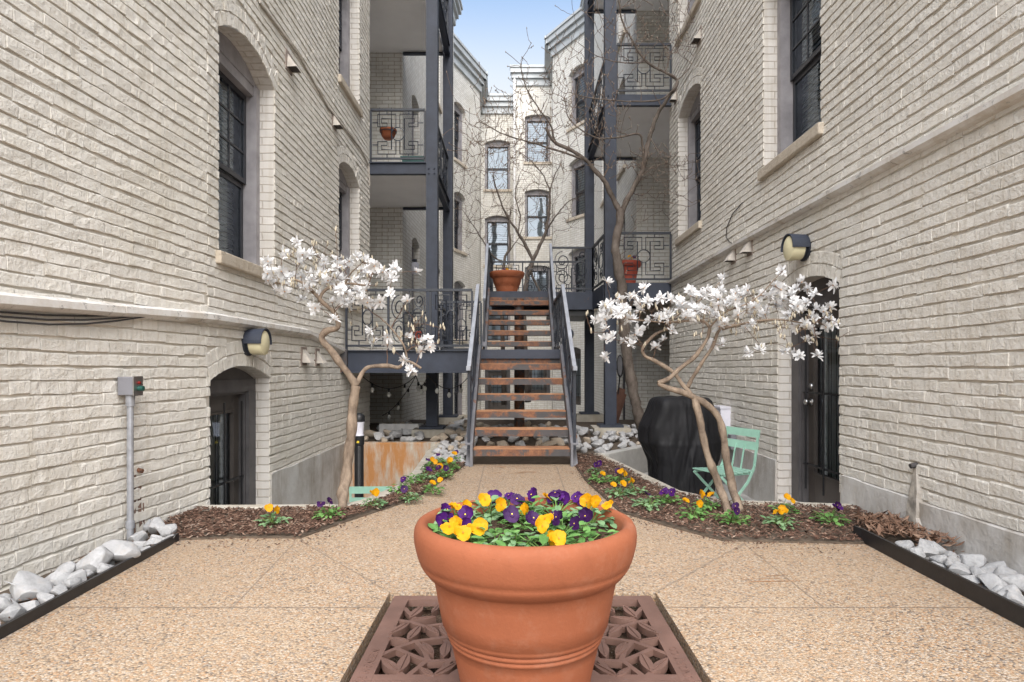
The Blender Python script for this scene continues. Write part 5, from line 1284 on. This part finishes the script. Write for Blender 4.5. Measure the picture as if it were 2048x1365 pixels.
bare_tree('bare forked tree behind the upper deck railing', at(1052, 800, Y2), [
    ([at(1056, 805, Y2), at(1050, 700, Y2), at(1047, 600, Y2), at(1058, 545, Y2), at(1066, 520, Y2)], .09, .07),
    ([at(1066, 520, Y2), at(1050, 490, Y2), at(1036, 465, Y2), at(1015, 435, Y2), at(1000, 400, 15), at(985, 350, 14.8)], .055, .016),
    ([at(1066, 520, Y2), at(1080, 490, Y2), at(1092, 460, Y2), at(1098, 420, Y2), at(1100, 380, Y2)], .06, .03),
    ([at(1060, 540, Y2), at(1075, 575, Y2), at(1088, 600, Y2)], .04, .03),
    ([at(1090, 465, Y2), at(1110, 435, 15), at(1135, 405, 15), at(1155, 395, 15)], .025, .01),
    ([at(1036, 465, Y2), at(1040, 430, Y2), at(1030, 390, 15), at(1040, 350, 15)], .025, .01),
    ([at(1100, 380, Y2), at(1085, 350, Y2), at(1060, 320, Y2), at(1030, 300, Y2)], .022, .008),
    ([at(1100, 380, Y2), at(1110, 350, Y2), at(1125, 320, Y2)], .02, .008)],
    [(1010, 380, 15, 55, 40, 40, .8), (1100, 390, 15, 60, 40, 35, .8), (1050, 330, 15, 55, 45, 35, .8), (1120, 440, 15, 30, 30, 22, .6)], 22)
bare_tree('slender bare tree left of the pot at the head of the stair', at(1005, 800, 14.6), [
    ([at(1008, 810, 14.6), at(1006, 700, 14.6), at(1004, 580, 14.6), at(1008, 525, 14.6), at(1020, 490, 14.6), at(1018, 455, 14.6), at(1022, 420, 14.6)], .07, .02),
    ([at(1008, 525, 14.6), at(985, 512, 14.5), at(965, 480, 14.3), at(945, 450, 14.2), at(925, 420, 14.0)], .028, .008),
    ([at(1014, 508, 14.6), at(1035, 480, 14.6), at(1045, 455, 14.6)], .02, .008)],
    [(940, 430, 14.2, 40, 22, 35, .6), (930, 350, 14.2, 25, 25, 40, .6), (1015, 430, 14.5, 25, 30, 25, .6)], 23)

# ------------------------------------------------------------------ wall lamps, vents, boxes, cables
random.seed(5)
def wall_lamp(wf, u, z, r, label, lod=0):
    t = thing('wall_lamp', label, 'lamp', wf.P(u, z, 0))
    def ring(mb, prof, a0=0, a1=2 * math.pi, n=32, mat=0, cap=True):
        vs_, fs = [], []; full = abs(a1 - a0 - 2 * math.pi) < 1e-3; m = n if full else n + 1
        for (rr, dep) in prof:
            for j in range(m): q = a0 + (a1 - a0) * j / n; vs_.append(wf.P(u + rr * math.cos(q), z + rr * math.sin(q), -dep))
        for i in range(len(prof) - 1):
            for j in range(n): fs.append((i * m + j, i * m + (j + 1) % m, (i + 1) * m + (j + 1) % m, (i + 1) * m + j))
        if cap: fs.append(tuple(range((len(prof) - 1) * m, len(prof) * m)))
        mb.raw(vs_, fs, mat)
    mb = MB(); ring(mb, [(r * .95, .0), (r * .95, .025), (r * .8, .03), (r * .8, .05)]); mb.build('lamp_base', [M['iron']], t)
    mb = MB(); ring(mb, [(r * .84, .05), (r * .92, .15), (r * .88, .165), (r * .6, .178), (r * .2, .184)]); smooth_angle(mb.build('lamp_lens', [M['lens']], t), 40)
    mb = MB(); ring(mb, [(r * 1.00, .02), (r * 1.06, .178), (r * .985, .178), (r * .95, .02)], R(-5), R(185), 28, cap=False); mb.build('lamp_hood', [M['iron_blue']], t)
wall_lamp(wB, .76, 1.33, .125, 'drum shaped wall lamp with navy hood above the left basement door')
wall_lamp(wP, uP(5.83), 2.20, .125, 'drum shaped wall lamp with navy hood above the brown glazed door')
wall_lamp(wL, 1.15, 2.30, .19, 'small round wall lamp above the white barred door on the far building')
wall_lamp(wM, 6.9, 2.05, .13, 'round wall lamp under the right balcony half behind magnolia blossoms')
def vent(wf, u, z, label, grp, w=.13, h=.16, out=.12):
    t = thing('dryer_vent', label, 'vent', wf.P(u, z, 0), grp); mb = MB(); P = wf.P
    a, b = u - w / 2, u + w / 2
    top = [P(a + .025, z + h / 2, -.012), P(b - .025, z + h / 2, -.012)]; fr = [P(a - .01, z - h / 2, -out), P(b + .01, z - h / 2, -out)]; bk_ = [P(a, z - h / 2, -.012), P(b, z - h / 2, -.012)]
    mb.face([top[0], fr[0], fr[1], top[1]]); mb.face([top[0], bk_[0], fr[0]]); mb.face([top[1], fr[1], bk_[1]])
    mb.build('hood', [M['vent']], t)
    mb = MB(); wf.box(mb, a - .03, b + .012, z - h / 2 - .03, z + h / 2 + .02, -.018, .0); mb.build('back_plate', [M['vent_plate']], t)
    mb = MB(); mb.face([P(a + .008, z - h / 2 + .004, -.02), P(b - .008, z - h / 2 + .004, -.02), P(b - .008, z - h / 2 + .004, -out + .01), P(a + .008, z - h / 2 + .004, -out + .01)]); mb.build('flap', [M['vent_in']], t)
gv = 'vent hoods on the walls'
for (Yv, pyy, lab, w) in ((6.8, 125, 'upper vent hood high on the left wall beside the arched window', .15), (8.5, 243, 'vent hood high on the left wall under the thin conduit', .15), (7.28, 712, 'larger of two low vent hoods under the left ledge', .15), (7.78, 714, 'smaller of two low vent hoods under the left ledge', .12)):
    vent(wB, Yv - 5.0, HC - (pyy - HY) / S * Yv, lab, gv, w)
for (Yv, pyy, lab, w) in ((7.72, 510, 'vent hood below the right ledge, farther from the lamp', .13), (7.18, 492, 'vent hood below the right ledge, nearer the lamp', .12), (9.15, 72, 'vent hood high on the right wall behind bare twigs', .17), (10.5, 193, 'small vent hood at the corner of the right wall', .12)):
    vent(wP, uP(Yv), HC - (pyy - HY) / S * Yv, lab, gv, w)
# conduit on left wall
def lpt(Yw, py, off=.02): return wB.P(Yw - 5, HC - (py - HY) / S * Yw, -off)
mb = MB(); mb.tube([wB.P(.9, 5.15, -.022), lpt(6.0, 5), lpt(7.05, 107), lpt(8.2, 215), lpt(9.9, 296), lpt(10.45, 330), lpt(10.55, 372)], .012, 7)
tag(mb.build('conduit', [M['vent']]), 'thin painted conduit running down the upper left wall to the balcony', 'conduit')
# outlet box and conduit
ob = thing('outlet_post', 'grey electrical box with green knob on a galvanised conduit at the left wall', 'electrical box', (-2.48, 4.04, 0))
c = wA.P(uA(4.04), 0, -.07)
mb = MB(); mb.tube([(c.x, c.y, -.03), (c.x, c.y, .09), (c.x, c.y, .92)], .020, 12); mb.tube([(c.x, c.y, .085), (c.x, c.y, .13)], .026, 12); mb.tube([(c.x, c.y, .86), (c.x, c.y, .93)], .027, 12); mb.build('conduit', [M['galv']], ob)
mb = MB(); w_, h0, h1 = .06, .93, 1.045
mb.box(c.x - .055, c.x + .045, c.y - .045, c.y + .045, h0, h1); bx = mb.build('box', [M['greybox']], ob); bv = bx.modifiers.new('bevel', 'BEVEL'); bv.width = .004
mb = MB(); mb.box(c.x + .046, c.x + .052, c.y - .05, c.y + .05, h0 - .004, h1 + .004); mb.build('face_plate', [M['steel']], ob)
mb = MB(); mb.tube([(c.x + .053, c.y, .972), (c.x + .085, c.y, .972)], .016, 14); mb.build('knob', [M['green_paint']], ob)
mb = MB(); mb.tube([(c.x + .053, c.y, 1.008), (c.x + .064, c.y, 1.008)], .009, 12); mb.build('button', [M['red_paint']], ob)
# drain spouts with stains
def spout(wf, u, z, label, crust, wd):
    t = thing('drain_spout', label, 'drain pipe', wf.P(u, z, 0)); mb = MB(); mb.tube([wf.P(u, z, .0), wf.P(u, z - .01, -.045)], .017, 10); mb.build('pipe', [M['iron_rusty']], t)
    mb = MB(); k = 12; zb = -.02
    for i in range(k):
        za = z - .02 - (z - zb) * i / k; zc = z - .02 - (z - zb) * (i + 1) / k; wa = wd * (.25 + .75 * min(1, i / k * 1.3)) * (1 + .45 * noise.noise((i * 1.3, 0, 0))); wb = wd * (.25 + .75 * min(1, (i + 1) / k * 1.3)) * (1 + .45 * noise.noise((i * 1.3 + 1.3, 0, 0)))
        da, db = -.002 - .018 * crust * (i / k), -.002 - .018 * crust * ((i + 1) / k)
        mb.face([wf.P(u - wa, za, -.0), wf.P(u - wb, zc, -.0), wf.P(u - wb * .6, zc, db - .012), wf.P(u - wa * .6, za, da - .012)], 0); mb.face([wf.P(u - wa * .6, za, da - .012), wf.P(u - wb * .6, zc, db - .012), wf.P(u + wb * .6, zc, db - .012), wf.P(u + wa * .6, za, da - .012)], 1); mb.face([wf.P(u + wa * .6, za, da - .012), wf.P(u + wb * .6, zc, db - .012), wf.P(u + wb, zc, 0), wf.P(u + wa, za, 0)], 0)
    mb.build('mineral_crust', [M['parge'], M['efflo']], t)
sp = thing('drain_spout', 'rusty drain spout with dark streaks low on the left wall', 'drain pipe', wA.P(uA(4.2), .43, 0)); mb = MB(); mb.tube([wA.P(uA(4.2), .43, .0), wA.P(uA(4.2), .42, -.04)], .015, 10); mb.build('pipe', [M['iron_rusty']], sp)
for (du, z1, wd, sd_, d_) in ((-.035, .40, .022, 1, -.0095), (.03, .38, .03, 5, -.009), (.06, .2, .02, 9, -.0092)):
    o = streak(wA, uA(4.2) + du, -.03, z1, wd, sd_, d_, 'damp'); put(o, sp); o.name = 'damp_streak'
spout(wP, uP(4.22), .46, 'drain spout with white mineral crust low on the right wall', 2.4, .11)
# cables under the left ledge
mb = MB()
for k in range(3):
    mb.tube([wA.P(uA(2.4 + i * .26), 1.375 + .012 * i - .035 * math.sin(math.pi * min(1, max(0, (i - 1) / 6))) * (1 + k * .5) - .008 * k, -.03 - .008 * k) for i in range(8)], .006, 5)
tag(mb.build('cable_bundle', [M['cable']]), 'sagging black cables under the left ledge', 'cables')
mb = MB(); q0 = uP(7.9)
mb.tube([wP.P(q0 + x, z, -.02) for x, z in ((.50, 3.03), (.15, 2.98), (-.05, 2.86), (-.08, 2.75), (.05, 2.66), (.20, 2.60))], .006, 5)
tag(mb.build('wall_cable', [M['cable']]), 'curled black cable on the right wall above the ledge', 'cable')
# junction on right wall
ub = thing('utility_box', 'pale grey utility box with conduit on the right wall behind the mint chair', 'electrical box', wP.P(uP(8.0), .4, 0))
mb = MB(); wP.box(mb, uP(8.15), uP(7.85), .33, .60, -.13, -.0); wP.box(mb, uP(8.16), uP(7.84), .601, .625, -.14, -.0); bx = mb.build('box', [M['white_plastic']], ub)
mb = MB(); wP.box(mb, uP(7.74), uP(7.6), .13, .30, -.09, -.023); mb.tube([wP.P(uP(8.0), .33, -.05), wP.P(uP(8.0), -.34, -.05)], .018, 8); mb.build('isolator', [M['greybox']], ub)

# ------------------------------------------------------------------ covered grill
gx, gy, gz = 1.93, 7.42, -.35
bq = thing('covered_grill', 'barbecue grill under a black vinyl cover on the patio', 'grill', (gx, gy, gz))
mb = MB(); rows = 44; cols = 160; vs_, fs = [], []; RZ = R(9)
def lerp_tab(t, tab):
    for (a, va), (b, vb) in zip(tab, tab[1:]):
        if t <= b: return va + (vb - va) * (t - a) / (b - a)
    return tab[-1][1]
def rad(hw, hd, a, n):
    c, s_ = abs(math.cos(a)), abs(math.sin(a)); return 1 / ((c / hw) ** n + (s_ / hd) ** n) ** (1 / n)
tri = lambda q: .72 * math.sin(2 * math.pi * q) + .30 * math.sin(4 * math.pi * q + 1.1) + .15 * math.sin(6 * math.pi * q + 2)
for i in range(rows + 1):
    t = i / rows
    for j in range(cols):
        a = 2 * math.pi * j / cols
        hw = lerp_tab(t, [(0, .285), (.025, .312), (.07, .33), (.30, .42), (.48, .40), (.70, .32), (1, .30)] if math.cos(a) < 0 else [(0, .285), (.025, .312), (.07, .33), (.3, .395), (.65, .41), (1, .36)]); hd = lerp_tab(t, [(0, .215), (.025, .24), (.07, .255), (.5, .29), (1, .29)])
        r = rad(hw, hd, a, 7.5 - 3.5 * t ** .6); a0 = 4.45 + .30 * t; r += .055 * math.exp(-abs(a - a0) / .16) * min(1, t * 3) * (1 - .4 * t); a1 = 3.75 + .45 * t; r += .035 * math.exp(-abs(a - a1) / .13) * t; a2 = 5.35 - .25 * t; r += .035 * math.exp(-abs(a - a2) / .14) * min(1, t * 1.6)
        w1 = noise.noise((math.cos(a) * 1.3, math.sin(a) * 1.3, t * 1.6 + 4)); w2 = noise.noise((math.cos(a) * 2.6, math.sin(a) * 2.6, t * 1.2 + 9))
        amp = min(1, t * 1.8)
        r += amp * (.020 * tri(a * .80 + .55 * w1 + .25 * t) + .015 * tri(a * 1.75 + .9 * w2 - .35 * t) + .008 * tri(a * 3.6 + 1.2 * w1 + .3 * t) * t + .014 * w2)
        r += .006 * noise.noise((math.cos(a) * 9, math.sin(a) * 9, t * 8)) + (.008 if abs(t - .47) < .012 else 0)
        r += .05 * math.exp(-((t - .42) / .16) ** 2) * math.exp(-((a - 2.9) / .5) ** 2)
        z = 1.10 - 1.07 * t + (.030 * noise.noise((a * 2, t, 3)) * (t if i else 0))
        vs_.append((gx + r * math.cos(a + RZ), gy + r * math.sin(a + RZ), gz + z))
for i in range(rows):
    for j in range(cols): fs.append(((i + 1) * cols + j, (i + 1) * cols + (j + 1) % cols, i * cols + (j + 1) % cols, i * cols + j))
prev = 0
for q, (sc_, dz) in enumerate(((.95, .012), (.75, .018), (.45, .012), (.1, .016))):
    b = len(vs_)
    for j in range(cols): v = vs_[j]; vs_.append((gx + (v[0] - gx) * sc_, gy + (v[1] - gy) * sc_, gz + 1.10 + dz + .012 * noise.noise((v[0] * 7 * sc_, v[1] * 7 * sc_, 0))))
    for j in range(cols): fs.append((prev + j, prev + (j + 1) % cols, b + (j + 1) % cols, b + j))
    prev = b
fs.append(tuple(range(prev, prev + cols))); mb.raw(vs_, fs); o = mb.build('cover', [M['cover']], bq, True)
mb = MB(); c = Vector((gx - .45, gy + .10, gz + .10))
for (r, w, m_) in ((.10, .05, 0), (.045, .056, 1)):
    mb.tube([c + Vector((-w / 2, 0, 0)), c + Vector((-w * .3, 0, 0)), c + Vector((w * .3, 0, 0)), c + Vector((w / 2, 0, 0))], [r * .85, r, r, r * .85], 28, m_)
mb.tube([c, c + Vector((.3, 0, 0))], .01, 8, 1); mb.build('wheel', [M['black'], M['greybox']], bq)

# ------------------------------------------------------------------ folding chairs
def bistro(loc, rz, label, slats_back=2):
    t = thing('folding_chair', label, 'chair', loc); t.rotation_euler = (0, 0, rz)
    w = .40
    def fin(mb, name):
        o = mb.build(name, [M['mint']]); o.parent = t; return o
    mb = MB()
    for k in range(6):
        y = -.20 + k * .072; mb.hexa([(-w / 2, y, .44 + .004 * abs(k - 2.5)), (w / 2, y, .44 + .004 * abs(k - 2.5)), (w / 2, y + .055, .44 + .004 * abs(k - 2)), (-w / 2, y + .055, .44 + .004 * abs(k - 2)), (-w / 2, y, .452 + .004 * abs(k - 2.5)), (w / 2, y, .452 + .004 * abs(k - 2.5)), (w / 2, y + .055, .452 + .004 * abs(k - 2)), (-w / 2, y + .055, .452 + .004 * abs(k - 2))])
    for x in (-w / 2 + .03, w / 2 - .03): mb.bar((x, -.20, .432), (x, .22, .432), .018, .014)
    fin(mb, 'seat')
    for x in (-w / 2 - .012, w / 2 + .012):
        mb = MB(); mb.bar((x, -.26, 0), (x, .12, .36), .012, .025); mb.bar((x, .12, .36), (x, .20, .50), .012, .025); mb.bar((x, .20, .50), (x, .255, .84), .012, .025); fin(mb, 'leg')
    for x in (-w / 2 + .008, w / 2 - .008):
        mb = MB(); mb.bar((x, .27, 0), (x, -.19, .43), .012, .025); fin(mb, 'leg')
    mb = MB()
    for z in (.66, .78): mb.hexa([(-w / 2 - .025, .222 + (z - .66) * .17, z), (w / 2 + .025, .222 + (z - .66) * .17, z), (w / 2 + .025, .236 + (z - .66) * .17, z), (-w / 2 - .025, .236 + (z - .66) * .17, z), (-w / 2 - .025, .234 + (z - .66) * .17, z + .075), (w / 2 + .025, .234 + (z - .66) * .17, z + .075), (w / 2 + .025, .248 + (z - .66) * .17, z + .075), (-w / 2 - .025, .248 + (z - .66) * .17, z + .075)])
    for x in (-.06, .06): mb.bar((x, .17, .44), (x, .225, .70), .014, .008)
    fin(mb, 'backrest')
    mb = MB(); mb.bar((-w / 2, .24, .03), (w / 2, .24, .03), .02, .014); mb.bar((-w / 2, -.235, .025), (w / 2, -.235, .025), .02, .014); fin(mb, 'stretcher')
    return t
bistro((2.03, 6.22, -.35), R(-66), 'mint green slatted folding chair on the patio beside the grill')
bistro((-1.53, 6.95, -1.0), R(182), 'mint green folding chair in the sunken court, only its back showing')
# lantern pole in the court
lpx, lpy = -1.84, 7.5
tl = thing('lantern_post', 'black lantern pole with white lamp section in the sunken court', 'lantern', (lpx, lpy, -1.0))
mb = MB(); mb.lathe([(0, 0), (.075, 0), (.075, .03), (.052, .05), (.052, 1.19), (.060, 1.20), (.062, 1.30), (.055, 1.305)], (lpx, lpy, -1.0), 24)
for k in range(40): mb.lathe([(.053, 0), (.056, .006), (.053, .012)], (lpx, lpy, -.35 + k * .0135), 20)
mb.build('pole', [M['black']], tl, False)
mb = MB(); mb.lathe([(.056, 1.306), (.050, 1.33), (.052, 1.36), (.060, 1.45), (.066, 1.47)], (lpx, lpy, -1.0), 24); mb.build('lamp_lens', [M['white_plastic']], tl, True)
mb = MB(); mb.lathe([(.068, 1.471), (.070, 1.50), (.066, 1.535), (.05, 1.56), (.02, 1.572), (0, 1.574)], (lpx, lpy, -1.0), 24); mb.build('cap', [M['black']], tl, True)
mb = MB(); mb.face([(lpx - .014, lpy - .0635, .225), (lpx + .016, lpy - .0635, .225), (lpx + .016, lpy - .0635, .248), (lpx - .006, lpy - .0635, .252)]); mb.build('mark', [M['yellow_dot']], tl)
# string lights
sl = thing('string_lights', 'string of clear bulbs hanging under the left deck', 'string lights', (-1.7, 10, 1.0))
mb = MB(); mbb = []
runs = [((-2.35, 9.6, 1.02), (-1.62, 10.4, .98), .22), ((-1.62, 10.4, .98), (-1.28, 9.3, 1.0), .16), ((-1.62, 10.4, .98), (-2.38, 11.4, .25), .10), ((-1.28, 9.3, 1.0), (-.72, 10.0, .98), .2)]
for a, b, sg in runs:
    a, b = Vector(a), Vector(b); pts = [a.lerp(b, i / 14) - Vector((0, 0, sg * 4 * (i / 14) * (1 - i / 14))) for i in range(15)]; mb.tube(pts, .007, 5)
    for i in (3, 7, 11): mbb.append(pts[i])
mb.build('cable', [M['cable']], sl)
for p in mbb:
    mb = MB(); mb.lathe([(0, .0), (.018, .0), (.018, -.05), (.012, -.055)], tuple(p), 10, 0); mb.lathe([(.012, -.055), (.03, -.085), (.03, -.11), (.015, -.135), (0, -.138)], tuple(p), 12, 1); mb.build('bulb', [M['black'], M['bulb']], sl, True)
# odds and ends
mb = MB(); mb.box(-2.30, -1.63, 10.75, 10.79, -.02, .16); mb.box(-2.30, -1.63, 10.79, 10.95, -.02, .14); tag(mb.build('planter_trough', [M['white_paint']]), 'low white painted trough among the rocks under the left deck', 'planter')
mb = MB(); mb.box(RX - .50, RX + .1, 5.35, 6.30, -.348, -.245); tag(mb.build('door_step', [M['redbrick']]), 'red brick step at the brown glazed door', 'step')
mb = MB(); mb.box(RX - .30, RX + .06, 5.42, 6.0, -.2425, -.225); tag(mb.build('door_mat', [M['mat']]), 'grey mat on the brick step at the brown door', 'mat')
mb = MB(); a, b = Vector((1.72, 11.6, .0)), Vector((2.0, 11.9, .72)); mb.bar(a, b, .14, .03, up=(0, -1, .3)); mb.bar(a + Vector((.09, .06, 0)), b + Vector((.05, .05, -.1)), .1, .025, up=(0, -1, .3)); tag(mb.build('leaning_board', [M['board']]), 'red brown boards leaning behind the right balcony post', 'board')
fn = thing('garden_fork', 'black round headed garden tool leaning by the bare tree', 'garden tool', (1.95, 11.9, 0)); mb = MB(); c = at(1240, 733, 11.8)
mb.tube([at(1232, 845, 11.9), at(1236, 790, 11.85), at(1240, 750, 11.8)], .012, 8); mb.tube([c + Vector((.055 * math.cos(t * .2618), .02 * math.sin(t * .26), .20 * math.sin(t * .2618))) for t in range(25)], .012, 6); mb.build('frame', [M['black']], fn)
mb = MB(); mb.raw([c + Vector((.05 * math.cos(t * .2618), .004, .19 * math.sin(t * .2618))) for t in range(24)], [tuple(range(24))]); mb.build('mesh', [M['greybox']], fn)
cl = thing('balcony_lamp', 'white jar shaped lamp on the wall under the left balcony', 'lamp', (-2.28, 14.0, 3.0))
c = Vector((-2.20, 14.0, 3.18)); mb = MB(); mb.lathe([(0, .0), (.07, 0), (.085, .1), (.085, .22), (.06, .25), (0, .26)], tuple(c), 16); mb.build('lamp_glass', [M['white_plastic']], cl, True)
mb = MB(); mb.bar(c + Vector((-.13, 0, .3)), c + Vector((0, 0, .3)), .03, .03); mb.tube([c + Vector((0, 0, .25)), c + Vector((0, 0, .32))], .04, 10); mb.build('bracket', [M['iron']], cl)
